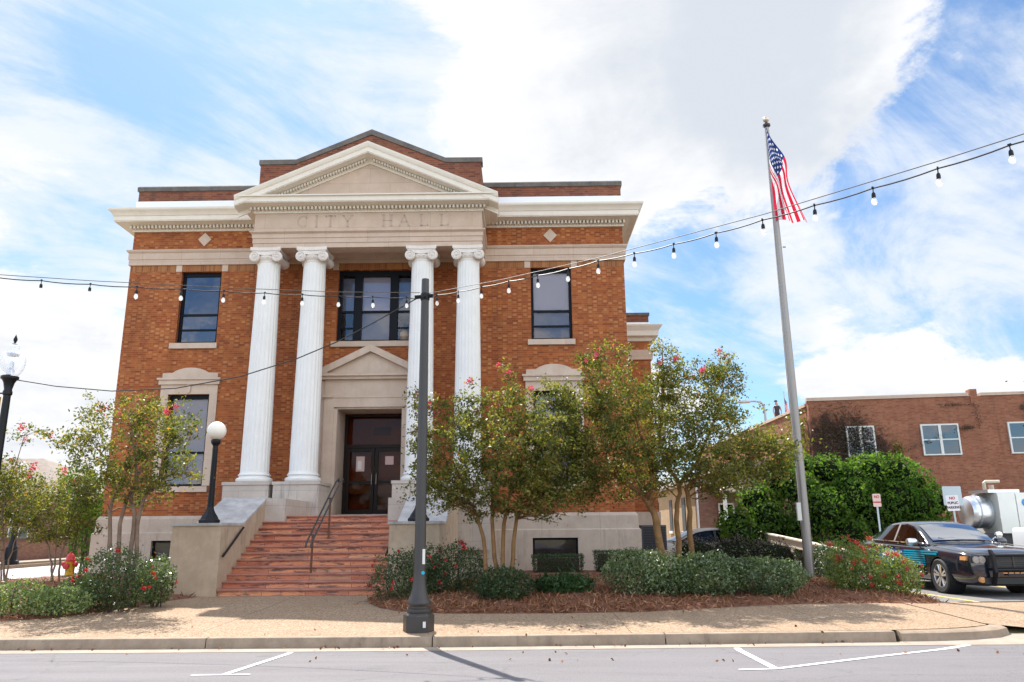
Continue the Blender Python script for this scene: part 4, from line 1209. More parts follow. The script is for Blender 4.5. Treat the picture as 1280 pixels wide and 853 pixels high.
def globe_lamp(x, y, z, label):
    t = thing('globe_lamp', label, 'lamp', (x, y, z), 'globe lamps on the stair cheek walls')
    b = MB()
    b.lathe([(.22, 0), (.235, .02), (.235, .06), (.20, .09), (.185, .12), (.165, .16), (.12, .22), (.10, .26), (.085, .30), (.075, .34)], (x, y, z), 8)
    b.build('base', 'black', t)
    s = MB(); s.lathe([(.072, .33), (.066, .6), (.058, 1.55), (.062, 1.60), (.058, 1.62), (.058, 1.68), (.075, 1.70), (.10, 1.74), (.105, 1.79), (.09, 1.82)], (x, y, z), 16)
    s.build('post', 'black', t, smooth=True)
    g_ = MB(); g_.lathe([(.07, -.20)]+[(.205*math.sin(a), -.205*math.cos(a)) for a in [PI*(.12+.88*i/16) for i in range(16)]]+[(.002, .205)], (x, y, z+2.01), 28)
    g_.build('globe', 'globe', t, smooth='all')
    return t
globe_lamp(-6.785, 17.0, 1.716, 'white globe lamp on black post atop the left stair cheek wall')
globe_lamp(-2.225, 17.0, 1.716, 'white globe lamp half hidden behind the tall dark light pole')

def oct_prof(mb, prof, c, mi=0):
    mb.lathe(prof, c, 8, mi)
px_, py_ = -1.475, 11.52
SP = thing('string_light_pole', 'tall dark bronze pole with octagonal base standing by the kerb', 'light pole', (px_, py_, gz(px_, py_)))
z0 = gz(px_, py_)
b = MB(); oct_prof(b, [(.222, -.02), (.222, .215), (.215, .23), (.19, .25), (.16, .262)], (px_, py_, z0)); b.build('base', 'pole', SP)
b = MB(); b.lathe([(.165, .25), (.176, .27), (.172, .30), (.15, .32), (.15, .345), (.168, .36), (.176, .385), (.168, .41), (.145, .45), (.125, .50), (.108, .57), (.096, .66), (.088, .80)], (px_, py_, z0), 20); b.build('bell_collar', 'pole', SP, smooth=True)
b = MB(); b.lathe([(.090, .72), (.083, 1.2), (.076, 2.5), (.062, 4.8), (.0585, 5.24), (.055, 5.26), (.0, 5.265)], (px_, py_, z0), 20); b.build('shaft', 'pole', SP, smooth=True)
b = MB(); b.lathe([(.068, 4.91), (.074, 4.93), (.074, 5.0), (.068, 5.02)], (px_, py_, z0), 16); b.tube([(px_-.16, py_, z0+4.965), (px_+.13, py_-.03, z0+4.98)], .035, 8)
b.tube([(px_, py_-.07, z0+4.96), (px_, py_-.12, z0+4.96)], .03, 8); b.build('cable_clamp', 'black', SP)
b = MB(); b.box(px_+.045, px_+.083, py_-.078, py_-.070, z0+.92, z0+1.13); b.build('sticker', 'papwhite', SP)
b = MB(); b.lathe([(.0, -.004), (.026, -.003), (.026, .003)], (px_+.058, py_-.080, z0+.80), 10, axis='y'); b.build('sticker', 'teal', SP)
b = MB(); b.box(px_+.085, px_+.125, py_-.212, py_-.205, z0+.07, z0+.15); b.build('number_plate', 'papwhite', SP)

# left street lamp with acorn globe
lx, ly = -8.76, 12.8; lz = gz(lx, ly)
SL = thing('street_lamp', 'black street lamp with clear acorn globe at the left edge', 'street lamp', (lx, ly, lz))
b = MB(); b.lathe([(.21, 0), (.21, .12), (.17, .16), (.17, .5), (.13, .58), (.10, .75), (.08, .95)], (lx, ly, lz), 12); b.build('base', 'black', SP if False else SL)
b = MB(); b.lathe([(.075, .9), (.066, 2.4), (.058, 3.66), (.075, 3.68), (.075, 3.72), (.06, 3.76), (.085, 3.88), (.11, 3.93), (.14, 3.95), (.14, 3.99), (.10, 4.01)], (lx, ly, lz), 16); b.build('post', 'black', SL, smooth=True)
b = MB(); b.lathe([(.10, 4.0), (.135, 4.03), (.185, 4.12), (.208, 4.22), (.205, 4.30), (.185, 4.355), (.15, 4.385), (.10, 4.40)], (lx, ly, lz), 24, caps=False); b.build('globe', 'glass_lamp', SL, smooth='all')
b = MB(); b.lathe([(.15, 4.385), (.155, 4.40), (.12, 4.42), (.085, 4.46), (.075, 4.52), (.085, 4.55), (.06, 4.57)], (lx, ly, lz), 24); b.build('roof_cap', 'glass_lamp', SL, smooth=True)
b = MB(); b.lathe([(.05, 4.565), (.02, 4.58), (.018, 4.60), (.032, 4.63), (.03, 4.66), (.01, 4.71), (.0, 4.74)], (lx, ly, lz), 12); b.build('finial', 'black', SL, smooth=True)
b = MB(); b.lathe([(.06, 4.0), (.055, 4.10), (.03, 4.14), (.035, 4.24), (.0, 4.26)], (lx, ly, lz), 12); b.lathe([(.0, 4.33), (.09, 4.35), (.10, 4.385)], (lx, ly, lz), 16); b.build('lamp_holder', 'silver', SL)
b = MB(); b.tube([(lx, ly, lz+3.70), (lx-.75, ly, lz+3.70)], .014, 6); b.lathe([(.02, 0), (.03, .03), (.02, .06)], (lx-.13, ly-.03, lz+3.58), 8); b.build('banner_arm', 'black', SL)
b = MB(); b.grid(lambda u, v: (lx-.095-.6*u, ly+.02*math.sin(6*u+3*v), lz+3.64-1.15*v), 8, 10); bn = b.build('street_banner', 'yellow', None, smooth='all')
tag(bn, 'yellow banner hanging from the left street lamp', 'banner')

# overhead cables
RB = [(-1.263, 11.274, 5.061), (-0.899, 10.895, 4.989), (-0.533, 10.511, 4.937), (-0.134, 10.126, 4.890), (0.257, 9.745, 4.840), (0.641, 9.358, 4.797), (0.993, 8.967, 4.762), (1.381, 8.586, 4.712), (1.769, 8.198, 4.674), (2.152, 7.807, 4.648), (2.533, 7.414, 4.630), (2.922, 7.022, 4.615), (3.319, 6.628, 4.607), (3.712, 6.232, 4.605), (4.099, 5.834, 4.612)]
LB = [(-1.751, 11.391, 5.064), (-2.231, 11.165, 5.010), (-2.703, 10.936, 4.961), (-3.178, 10.708, 4.915), (-3.655, 10.478, 4.873), (-4.154, 10.247, 4.836), (-4.651, 10.015, 4.801), (-5.149, 9.785, 4.762), (-5.653, 9.553, 4.729), (-6.154, 9.318, 4.707)]
cl_ = Vector((px_, py_, 5.11))
def sagged(pts, sag):
    out = []
    for p, q in zip(pts[:-1], pts[1:]):
        p, q = Vector(p), Vector(q)
        for i in range(4):
            u = i/4; r_ = p.lerp(q, u); r_.z -= sag*4*u*(1-u); out.append(r_)
    return out+[Vector(pts[-1])]
def cable(name, pts, rad, mat, label, sag=.0):
    o = MB().tube(sagged(pts, sag), rad, 5).build(name, mat, None, smooth='all')
    return tag(o, label, 'cable')
cable('light_cable', [cl_+Vector((.1, -.03, -.02))]+RB+[(4.50, 5.43, 4.63), (5.7, 4.2, 4.70), (7.0, 2.9, 4.85)], .0075, 'cable', 'black bulb cable rising from the tall pole past the flag to upper right', .012)
cable('light_cable', [cl_+Vector((-.1, 0, -.02))]+LB+[(-6.66, 9.08, 4.69), (-8.2, 8.3, 4.72), (-10.5, 7.2, 4.8)], .0075, 'cable', 'black bulb cable running left from the tall pole across the facade', .014)
cable('support_wire', [(-1.414, 11.489, 5.156), (-.2, 10.25, 4.965), (.994, 8.963, 4.80), (2.534, 7.402, 4.685), (3.713, 6.217, 4.667), (4.168, 5.75, 4.668), (7.0, 2.9, 4.95)], .005, 'wire', 'thin steel wire above the right hand bulb cable')
cable('support_wire', [(-1.552, 11.484, 5.17), (-2.7, 11.0, 5.04), (-4.003, 10.433, 4.935), (-5.652, 9.544, 4.775), (-6.582, 9.148, 4.735), (-10.5, 7.25, 4.86)], .005, 'wire', 'thin steel wire above the left hand bulb cable')
cable('lamp_cable', [(-1.553, 11.500, 5.109), (-2.262, 11.644, 4.751), (-2.913, 11.774, 4.451), (-3.575, 11.905, 4.214), (-4.521, 12.087, 3.973), (-5.639, 12.296, 3.832), (-6.805, 12.505, 3.834), (-7.871, 12.688, 3.960), (-8.70, 12.800, 4.11)], .0095, 'cable', 'sagging black cable from the tall pole down to the acorn street lamp')
def make_bulb():
    t = thing('string_light_bulb', '', 'light bulb', (0, 0, 0), 'bulbs hanging from the overhead cables')
    b = MB(); b.tube([(0, 0, .012), (0, 0, -.05)], .006, 6); b.box(-.016, .016, -.008, .008, -.006, .016); b.lathe([(.008, -.045), (.017, -.055), (.021, -.075), (.021, -.105), (.016, -.11)], (0, 0, 0), 10); b.build('socket', 'black', t)
    b = MB(); b.lathe([(.014, -.105), (.020, -.12), (.029, -.14), (.031, -.158), (.026, -.176), (.014, -.187), (.0, -.19)], (0, 0, 0), 12); b.build('bulb', 'bulbmix', t, smooth='all')
    return t
RLAB = ['glass bulb over brick just right of the tall pole', 'glass bulb in front of the rightmost white column', 'glass bulb over brick just right of the rightmost column', 'glass bulb over brick halfway from rightmost column to right upper window',
        'glass bulb in front of the left part of the right upper window', 'glass bulb at the right edge of the right upper window', 'glass bulb over brick near the right corner of the building', 'glass bulb against sky just right of the building corner',
        'glass bulb against sky, second right of the building corner', 'glass bulb against sky, second left of the flag', 'glass bulb against sky beside the left edge of the flag', 'glass bulb against sky just right of the flag',
        'glass bulb against sky, second right of the flag', 'glass bulb against sky, second from the right edge of the photo', 'large glass bulb nearest the right edge of the photo']
LLAB = ['glass bulb over the right light of the middle upper window', 'glass bulb over the central blind of the middle upper window', 'glass bulb over the left edge of the middle upper window', 'glass bulb beside the second white column from the left',
        'glass bulb in front of the leftmost white column', 'glass bulb over brick just right of the left upper window', 'glass bulb at the left edge of the left upper window', 'glass bulb over brick at the left corner of the building',
        'glass bulb against sky just left of the building corner', 'glass bulb against white sky, leftmost on the cable']
proto = make_bulb(); first = True
for P_, lb in list(zip(RB, RLAB))+list(zip(LB, LLAB)):
    o = proto if first else dup(proto); first = False
    o.location = P_; o.scale = (.88, .88, .9); o['label'] = lb; o.rotation_euler = (random.uniform(-.06, .06), random.uniform(-.06, .06), random.uniform(0, 3))

# ------------------------------------------------------------------ flagpole and flag
fx, fy = 6.53, 18.13; fz = gz(fx, fy)+.05
FP = thing('flagpole', 'tall tapered aluminium flagpole rising from the planting bed', 'flagpole', (fx, fy, fz))
b = MB(); b.lathe([(.108, 0), (.105, 2.5), (.098, 5), (.082, 8), (.062, 10.2), (.05, 11.36)], (fx, fy, fz), 20); b.build('shaft', 'alu', FP, smooth=True)
b = MB(); b.lathe([(.19, -.03), (.19, .02), (.15, .06), (.115, .08)], (fx, fy, fz), 20); b.build('collar', 'alu', FP)
b = MB(); b.lathe([(.05, 11.34), (.095, 11.38), (.095, 11.43), (.04, 11.46), (.03, 11.50)], (fx, fy, fz), 16); b.build('truck', 'pole', FP)
b = MB(); b.lathe([(.03, 11.49)]+[(.082*math.sin(a), 11.575-.082*math.cos(a)) for a in [PI*(.1+.9*i/12) for i in range(12)]]+[(.001, 11.657)], (fx, fy, fz), 20); b.build('finial_ball', plain('pale_gold', (.62, .52, .40), .3, .7), FP, smooth='all')
b = MB(); b.tube([(fx-.10, fy-.07, fz+11.35), (fx-.115, fy-.10, fz+6), (fx-.13, fy-.10, fz+1.3)], .004, 4); b.build('halyard', 'papwhite', FP)
b = MB(); b.box(fx-.19, fx-.10, fy-.12, fy-.05, fz+1.35, fz+1.75); b.build('cleat_box', 'offwhite', FP)
b = MB(); b.box(fx+.10, fx+.17, fy-.05, fy-.02, fz+8.0, fz+8.03); b.build('cleat', 'alu', FP)
def flag(name, org, s, mat, label):
    """limp flag: the fly falls beside the pole in deep pleats"""
    nu, nv = 64, 44
    def f(u, v):
        hx, hz = .05, -1.42*v
        ex = .12+.68*(1-v)**.9; ez = -2.36-.12*(1-v)+.03*math.sin(9*v)
        k = u**1.3
        bx = hx+(ex-hx)*(k**1.15)
        z = hz+(ez-hz)*k
        # front fold of the upper fly corner bulges outwards half way down
        fold = math.exp(-((u-.42)/.17)**2)*(1-v)**1.2
        bx += .20*fold
        ph = v*13.0+u*2.2
        amp = .055*min(1, u*3)*(1-.25*u)
        y = -.06+amp*math.sin(ph)+.06*math.sin(u*5+v*3)*u
        bx += .022*math.cos(ph*1.0+.6)*min(1, u*2.5)
        return (org[0]+bx*s, org[1]+y*s, org[2]+z*s)
    mb = MB(); mb.grid(f, nu, nv)
    o = mb.build(name, mat, None, smooth='all', at=org, recalc=False)
    me = o.data; uvl = me.uv_layers.new(name='UVMap')
    uvs = np.array([(i/nu, j/nv) for j in range(nv+1) for i in range(nu+1)])
    li = np.empty(len(me.loops), dtype=np.int32); me.loops.foreach_get('vertex_index', li)
    uvl.data.foreach_set('uv', uvs[li].astype(np.float32).ravel())
    return tag(o, label, 'flag')
flag('national_flag', (fx-.15, fy-.16, fz+11.24), 1.08, 'flag', 'large limp stars and stripes flag hanging from the aluminium flagpole')

# ------------------------------------------------------------------ vegetation
def smooth_path(pts, k=5, wob=.03):
    pts = [Vector(p) for p in pts]; out = []
    P_ = [pts[0]*2-pts[1]]+pts+[pts[-1]*2-pts[-2]]
    for i in range(1, len(P_)-2):
        a, b_, c, d = P_[i-1], P_[i], P_[i+1], P_[i+2]
        for j in range(k):
            t = j/k
            out.append(.5*((2*b_)+(c-a)*t+(2*a-5*b_+4*c-d)*t*t+(3*b_-a-3*c+d)*t**3)+Vector((random.gauss(0, wob), random.gauss(0, wob), 0))*(1 if i+j > 1 else 0))
    return out+[pts[-1]]

def myrtle(label, group, stems, blobs, nleaf, nbloom, r0=.07, leaf='leaf_myrtle', bark='bark', lsize=.062, name='crape_myrtle', petal='petal_pink', cat='tree', bare=.12):
    bx, by = stems[0][0][0], stems[0][0][1]
    base = Vector((sum(s[0][0] for s in stems if s[0][2] < 1.2)/max(1, sum(1 for s in stems if s[0][2] < 1.2)), by, gz(bx, by)))
    T = thing(name, label, cat, base, group)
    tr = MB(); nodes = []
    for s in stems:
        s = list(s)
        ground = s[0][2] < 1.2
        if ground:
            x, y, z = s[0]; s[0] = (base.x+(x-base.x)*.75, y+random.uniform(-.12, .12), gz(x, y)-.02)
        else: pass
        p = smooth_path(s, 6, .012)
        n = len(p); ra = r0*(.82 if ground else .5)
        rad = [ra*(1-.78*(i/(n-1))**.8) for i in range(n)]
        tr.tube(p, rad, 9)
        for i in range(n//3, n): nodes.append((p[i], rad[i]))
    leaves = []; tips = []
    blobs = [(a_, b_, c_, d_*1.1, e_*1.1) for a_, b_, c_, d_, e_ in blobs]
    vol = sum(b_[3]*b_[4]*(b_[3]+.2) for b_ in blobs)
    for (cx, cy, cz, rx, rz_) in blobs:
        ry = min(rx, .75)*.9+.1
        share = rx*rz_*(rx+.2)/vol
        ntw = max(6, int(share*nleaf*2.25/26))
        for _ in range(ntw):
            d = Vector((random.gauss(0, 1), random.gauss(0, 1), random.gauss(0, 1))).normalized()*random.random()**.35*(1.0 if random.random() > .16 else random.uniform(1.05, 1.45))
            e = Vector((cx+d.x*rx, cy+d.y*ry, cz+d.z*rz_))
            best = min(nodes, key=lambda q: (q[0]-e).length+max(0, q[0].z-e.z)*1.5+random.random()*.35)
            st = best[0]; Ln = (e-st).length
            mid = st.lerp(e, .5)+Vector((random.gauss(0, .08), random.gauss(0, .08), .10*Ln+random.gauss(0, .05)))
            q = [st, st.lerp(mid, .5)+Vector((random.gauss(0, .02), random.gauss(0, .02), .03)), mid, mid.lerp(e, .55)+Vector((random.gauss(0, .03), random.gauss(0, .03), random.gauss(0, .03))), e]
            r1 = min(best[1]*.6, .006+.012*Ln)
            tr.tube(q, [r1, r1*.8, r1*.6, r1*.4, .0025], 4, caps=False)
            if random.random() < .5 and len(nodes) < 400: nodes.append((mid, r1*.6))
            tips.append(e)
            if random.random() < bare*1.4: continue
            for _ in range(26):
                u = random.random()**.6
                p = mid.lerp(e, u) if u > .0 else mid
                spd = .035+.05*u
                leaves.append((p.x+random.gauss(0, spd), p.y+random.gauss(0, spd), p.z+random.gauss(0, spd*.8)))
    tr.build('trunk', bark, T, smooth='all')
    clump = RNG.random(len(leaves))
    L_ = np.array(leaves)
    # random leaf tone differs from clump to clump and leaf to leaf
    ton = np.array([mn.noise(Vector(p)*2.2) for p in leaves])*.55+.45
    tint = np.clip(ton*.6+clump*.55-.08, 0, .93); tint[RNG.random(len(tint)) < .035] = 1.0
    leaf_object('crown', L_, lsize*1.06, leaf, T, aspect=.52, tint=tint)
    tips.sort(key=lambda e: -(e.z+random.random()*1.6))
    bl = None
    for e in tips[:int(nbloom*.6)*3:3]:
        if bl is None:
            pts = [(e.x+random.gauss(0, .035), e.y+random.gauss(0, .035), e.z+random.gauss(0, .045)) for _ in range(40)]
            bl = leaf_object('blossom', pts, .042, petal, T, aspect=.9); e0 = e
        else:
            c = bl.copy(); COL.objects.link(c); c.parent = T; s_ = random.uniform(.55, 1.15)
            # keep the copy centred on its own tip
            off = e0-ORIGIN[T.name]
            c.scale = (s_, s_, s_); c.location = (e-ORIGIN[T.name])-off*s_
    return T
GT = 'crape myrtles in front of the city hall'
myrtle('slender multi-stemmed crape myrtle before the left lower window', GT,
  [[(-7.53, 14.57, 0.84), (-7.69, 14.57, 1.91), (-7.57, 14.57, 2.50), (-8.10, 14.57, 3.11)], [(-7.38, 14.57, 0.84), (-7.47, 14.57, 1.91), (-7.26, 14.57, 2.50), (-7.55, 14.57, 3.72)], [(-7.23, 14.57, 0.84), (-7.23, 14.57, 1.77), (-7.31, 14.57, 2.20), (-7.09, 14.57, 2.88), (-6.65, 14.57, 3.09)], [(-7.06, 14.57, 0.88), (-7.13, 14.57, 1.91), (-6.81, 14.57, 2.50), (-6.23, 14.57, 2.64)]],
  [(-8.05, 14.23, 3.53, 0.46, 0.38), (-7.70, 14.81, 3.84, 0.71, 0.38), (-7.10, 14.98, 3.46, 0.64, 0.64), (-7.50, 14.06, 2.77, 0.74, 0.44), (-6.35, 14.15, 3.46, 0.41, 0.32), (-6.16, 14.15, 2.65, 0.41, 0.29), (-8.63, 14.81, 3.14, 0.35, 0.34), (-6.84, 14.31, 2.52, 0.67, 0.30), (-7.28, 14.57, 4.04, 0.39, 0.19), (-6.62, 14.36, 2.51, 0.40, 0.22), (-7.30, 14.76, 2.18, 0.49, 0.18), (-6.50, 14.56, 3.30, 0.20, 0.18), (-7.86, 14.26, 2.49, 0.45, 0.29), (-6.80, 14.16, 2.91, 0.38, 0.33), (-8.44, 14.56, 3.34, 0.31, 0.37)], 5880, 14, .060, bark='bark_dark', bare=.25)
myrtle('broad crape myrtle with a fan of tan stems right of the stairs', GT,
  [[(-0.63, 14.96, 0.69), (-0.78, 14.96, 1.57), (-1.01, 14.96, 2.09), (-1.41, 14.96, 3.09)], [(-0.45, 14.96, 0.69), (-0.55, 14.96, 1.72), (-0.47, 14.96, 2.46), (-0.63, 14.96, 3.39)], [(-0.36, 14.96, 0.69), (-0.29, 14.96, 1.86), (-0.01, 14.96, 2.62), (0.16, 14.96, 3.55)], [(-0.18, 14.96, 0.69), (-0.09, 14.96, 1.72), (0.06, 14.96, 2.16), (0.77, 14.96, 2.92)], [(-0.47, 14.96, 2.37), (-0.39, 14.96, 3.48), (-0.19, 14.96, 4.35)], [(-1.12, 14.96, 2.45), (-1.64, 14.96, 3.14), (-2.02, 14.96, 3.83)]],
  [(-1.37, 14.54, 3.05, 0.68, 0.69), (-0.81, 15.31, 3.60, 0.81, 0.62), (-0.16, 14.96, 4.22, 0.29, 0.43), (-0.01, 14.45, 3.02, 0.83, 0.68), (0.79, 15.22, 3.42, 0.72, 0.81), (-1.98, 15.14, 3.40, 0.36, 0.56), (-1.28, 15.40, 2.34, 0.79, 0.44), (0.60, 14.71, 2.44, 0.75, 0.46), (-0.60, 14.37, 2.57, 0.74, 0.52), (-1.02, 14.96, 4.01, 0.40, 0.22), (-1.66, 14.96, 3.91, 0.43, 0.19), (0.60, 15.22, 1.94, 0.64, 0.24), (-0.31, 14.96, 4.52, 0.20, 0.22), (0.14, 14.67, 2.12, 0.72, 0.36), (-0.79, 15.17, 1.87, 0.53, 0.20), (-1.43, 14.67, 2.13, 0.57, 0.36), (-2.03, 14.97, 2.60, 0.37, 0.46), (0.60, 15.17, 3.09, 0.66, 0.72), (-1.92, 15.17, 4.08, 0.42, 0.23), (-0.15, 14.67, 3.82, 0.56, 0.35)], 13300, 14, .062)
myrtle('leaning crape myrtle at the right corner of the facade', GT,
  [[(2.80, 15.39, 0.86), (2.65, 15.39, 1.69), (2.41, 15.39, 2.18), (2.23, 15.39, 2.94), (1.78, 15.39, 3.59)], [(2.53, 15.39, 1.92), (2.61, 15.39, 2.62), (2.41, 15.39, 3.42), (2.14, 15.39, 4.41)], [(2.39, 15.39, 2.20), (1.74, 15.39, 2.63), (1.12, 15.39, 2.95)], [(1.91, 15.39, 3.33), (1.65, 15.39, 4.01), (1.42, 15.39, 4.62)]],
  [(1.41, 15.39, 4.66, 0.36, 0.37), (1.76, 15.05, 4.01, 0.63, 0.57), (1.16, 15.74, 3.81, 0.58, 0.59), (2.18, 14.88, 3.35, 0.70, 0.71), (1.41, 15.14, 2.93, 0.79, 0.56), (2.49, 15.65, 4.19, 0.66, 0.51), (1.94, 15.83, 2.49, 0.65, 0.35), (0.79, 15.22, 2.94, 0.56, 0.47), (0.91, 15.39, 4.16, 0.33, 0.31), (0.64, 15.19, 2.41, 0.63, 0.37), (1.45, 15.59, 2.14, 0.48, 0.20), (1.86, 15.39, 4.91, 0.46, 0.41), (0.82, 15.59, 3.79, 0.46, 0.50), (2.65, 15.09, 2.75, 0.53, 0.53), (0.66, 15.39, 4.42, 0.33, 0.27)], 10920, 13, .115)
myrtle('tall crape myrtle with two upright trunks, nearest the flagpole', GT,
  [[(3.13, 15.74, 0.80), (3.12, 15.74, 1.69), (3.19, 15.74, 2.40), (2.93, 15.74, 2.88), (2.75, 15.74, 4.12)], [(3.19, 15.74, 2.37), (3.57, 15.74, 2.80), (4.05, 15.74, 3.77), (4.28, 15.74, 4.61)], [(3.39, 15.74, 0.80), (3.39, 15.74, 1.85), (3.41, 15.74, 2.40), (4.05, 15.74, 2.63), (4.88, 15.74, 2.95)], [(2.86, 15.74, 3.33), (2.99, 15.74, 4.36), (3.03, 15.74, 5.22)]],
  [(3.04, 15.74, 4.88, 0.31, 0.48), (3.39, 16.01, 4.27, 0.59, 0.52), (4.19, 15.74, 4.55, 0.47, 0.34), (3.70, 15.31, 3.72, 0.72, 0.57), (3.02, 16.01, 3.65, 0.59, 0.68), (4.69, 16.09, 3.32, 0.67, 0.43), (3.62, 15.22, 2.75, 0.86, 0.47), (5.03, 15.74, 2.79, 0.57, 0.41), (4.29, 16.09, 2.49, 0.66, 0.36), (3.33, 16.09, 2.99, 0.75, 0.59), (5.32, 15.74, 3.27, 0.30, 0.30), (3.03, 15.74, 5.27, 0.18, 0.24), (4.83, 15.54, 2.99, 0.74, 0.45), (5.45, 15.74, 2.91, 0.32, 0.32), (4.21, 15.94, 4.14, 0.59, 0.51), (3.69, 15.74, 4.62, 0.53, 0.41), (2.98, 15.54, 4.55, 0.36, 0.65), (4.28, 15.44, 2.45, 0.70, 0.35), (4.30, 15.74, 4.92, 0.37, 0.24)], 12320, 13, .085)
G2 = 'young crape myrtles at the left corner'
myrtle('young crape myrtle at the left edge behind the street lamp post', G2,
  [[(-10.01, 15.50, 0.26), (-10.07, 15.50, 1.03), (-9.95, 15.50, 1.95)], [(-10.08, 15.50, 0.26), (-10.23, 15.50, 1.03), (-10.56, 15.50, 1.96)], [(-9.98, 15.50, 0.26), (-10.32, 15.50, 1.96), (-10.13, 15.50, 3.47)]],
  [(-10.14, 15.30, 2.18, 0.64, 0.55), (-10.32, 15.70, 2.73, 0.49, 0.33), (-10.07, 15.80, 1.78, 0.62, 0.34), (-10.72, 15.50, 2.1, 0.64, 0.7), (-9.98, 15.50, 3.55, 0.42, 0.18), (-10.76, 15.50, 2.75, 0.49, 0.40)], 3800, 9, .032, bark='bark_dark', lsize=.058)
myrtle('bushy young crape myrtle left of the hydrant on thin dark stems', G2,
  [[(-10.91, 18.50, 0.30), (-11.09, 18.50, 1.11), (-11.42, 18.50, 1.84), (-11.63, 18.50, 2.59)], [(-10.83, 18.50, 0.30), (-10.79, 18.50, 1.11), (-10.64, 18.50, 2.02), (-10.47, 18.50, 2.58)], [(-10.87, 18.50, 0.30), (-10.97, 18.50, 1.29), (-11.05, 18.50, 2.21)]],
  [(-11.07, 18.50, 2.06, 0.86, 0.70), (-11.73, 18.80, 2.65, 0.63, 0.39), (-10.36, 18.20, 2.34, 0.53, 0.52), (-10.88, 18.80, 1.6, 0.73, 0.30), (-10.35, 18.50, 2.72, 0.35, 0.34)], 4200, 6, .036, bark='bark_dark', lsize=.062)

def shrub(name, label, cat, ell, n, size, leaf, group=None, flowers=0, petal='petal_red', ground=True, core=.3, aspect=.5, stems=True, bright=0.0, part='foliage', solid=0):
    cx, cy = ell[0][0], ell[0][1]
    base = Vector((cx, cy, gz(cx, cy)))
    T = thing(name, label, cat, base, group)
    tot = sum(e[3]*e[4]+e[3]*e[5] for e in ell); pts = []; nr = []; fl = []
    for (x, y, z, rx, ry, rz_) in ell:
        k = int(n*(rx*rz_+rx*ry)/tot); c = 0
        ph = Vector((random.random()*9, random.random()*9, random.random()*9))
        while c < k:
            d = Vector((random.gauss(0, 1), random.gauss(0, 1), random.gauss(0, 1))).normalized()
            lump = 1+.24*mn.noise(d*2.3+ph)+.10*mn.noise(d*6+ph)
            rad = (random.uniform(.80, 1.03) if random.random() > core else random.uniform(.35, .9))*lump
            p = Vector((x+d.x*rx*rad, y+d.y*ry*rad, z+d.z*rz_*rad))
            if ground and p.z < gz(p.x, p.y)+.07: 
                if random.random() < .5: c += 1
                continue
            if random.random() < .03: p += Vector((random.gauss(0, .05), random.gauss(0, .05), abs(random.gauss(0, .12))))
            pts.append(p); nr.append(d); c += 1
            if flowers and rad > .95 and d.z > -.3 and (d.y < .4): fl.append(p)
    ton = np.array([mn.noise(p*2.6) for p in pts])*.5+.38+bright
    tint = np.clip(ton*.6+RNG.random(len(pts))*.5-.05, 0, 1)
    nr2 = np.array(nr); nr2[:, 2] += .55
    if stems:
        for (x, y, z, rx, ry, rz_) in ell:
            sb = MB()
            for _ in range(7):
                a = random.random()*2*PI; q = Vector((x+math.cos(a)*rx*.6*random.random(), y+math.sin(a)*ry*.6*random.random(), z+rz_*random.uniform(.2, .85)))
                bs = Vector((x+random.gauss(0, .06), y+random.gauss(0, .06), gz(x, y)-.02))
                sb.tube([bs, bs.lerp(q, .5)+Vector((random.gauss(0, .05), random.gauss(0, .05), 0)), q], [.014, .010, .004], 5)
            sb.build('stem', 'twig', T)
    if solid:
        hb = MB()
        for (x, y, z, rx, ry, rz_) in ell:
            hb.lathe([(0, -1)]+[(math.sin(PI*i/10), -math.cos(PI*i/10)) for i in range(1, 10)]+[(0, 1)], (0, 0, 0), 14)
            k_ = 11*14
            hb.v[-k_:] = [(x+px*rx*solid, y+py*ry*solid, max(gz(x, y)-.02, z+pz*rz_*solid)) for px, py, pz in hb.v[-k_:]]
        hb.build('shade_core', 'leaf_shadow', T, smooth='all')  # solid dark core added to stand for shade between the leaves
    leaf_object(part, pts, size, leaf, T, nrm=nr2, aspect=aspect, tint=tint, jitter=1.0)
    bl = None
    if flowers:
        random.shuffle(fl)
        for p in fl[:flowers]:
            if bl is None:
                q = [(p.x+random.gauss(0, .018), p.y+random.gauss(0, .018), p.z+random.gauss(0, .018)) for _ in range(22)]
                bl = leaf_object('blossom', q, .034, petal, T, aspect=.9); p0 = p
            else:
                c = bl.copy(); COL.objects.link(c); c.parent = T; s_ = random.uniform(.6, 1.25)
                c.scale = (s_,)*3; c.location = (p-ORIGIN[T.name])-(p0-ORIGIN[T.name])*s_
    return T
shrub('hedge_shrub', 'pale variegated low hedge at the left edge by the pavement', 'hedge', [(-8.40, 13.3, 0.46, 0.64, .42, 0.32), (-7.70, 13.3, 0.42, 0.50, .38, 0.26), (-9.2, 13.3, 0.48, 0.5, .42, 0.33)], 6000, .055, 'leaf_pale', bright=.08)
GR = 'red flowering rose bushes'
shrub('rose_bush', 'tall rose bush left of the stair cheek wall', 'rose bush', [(-7.15, 13.95, 0.72, 0.68, .45, 0.58), (-7.72, 14.0, 0.50, 0.50, .4, 0.32)], 7000, .048, 'leaf_rose', GR, 14, petal='petal_red', core=.4)
shrub('shrub', 'yellow tipped shrub tight against the left stair cheek wall', 'shrub', [(-6.72, 14.6, 0.66, 0.34, .38, 0.46)], 2200, .06, 'leaf_glossy', None, 3, bright=.02, core=.4)
shrub('rose_bush', 'rose bush covering the right end of the red stairs', 'rose bush', [(-2.22, 15.0, 0.66, 0.66, .45, 0.52), (-1.85, 15.2, .72, .5, .4, .58)], 7600, .046, 'leaf_rose', GR, 16, core=.4)
shrub('rose_bush', 'dark rose bush behind the base of the tall light pole', 'rose bush', [(-1.20, 15.3, 0.70, 0.62, .45, 0.60)], 5600, .046, 'leaf_rose', GR, 7, core=.4)
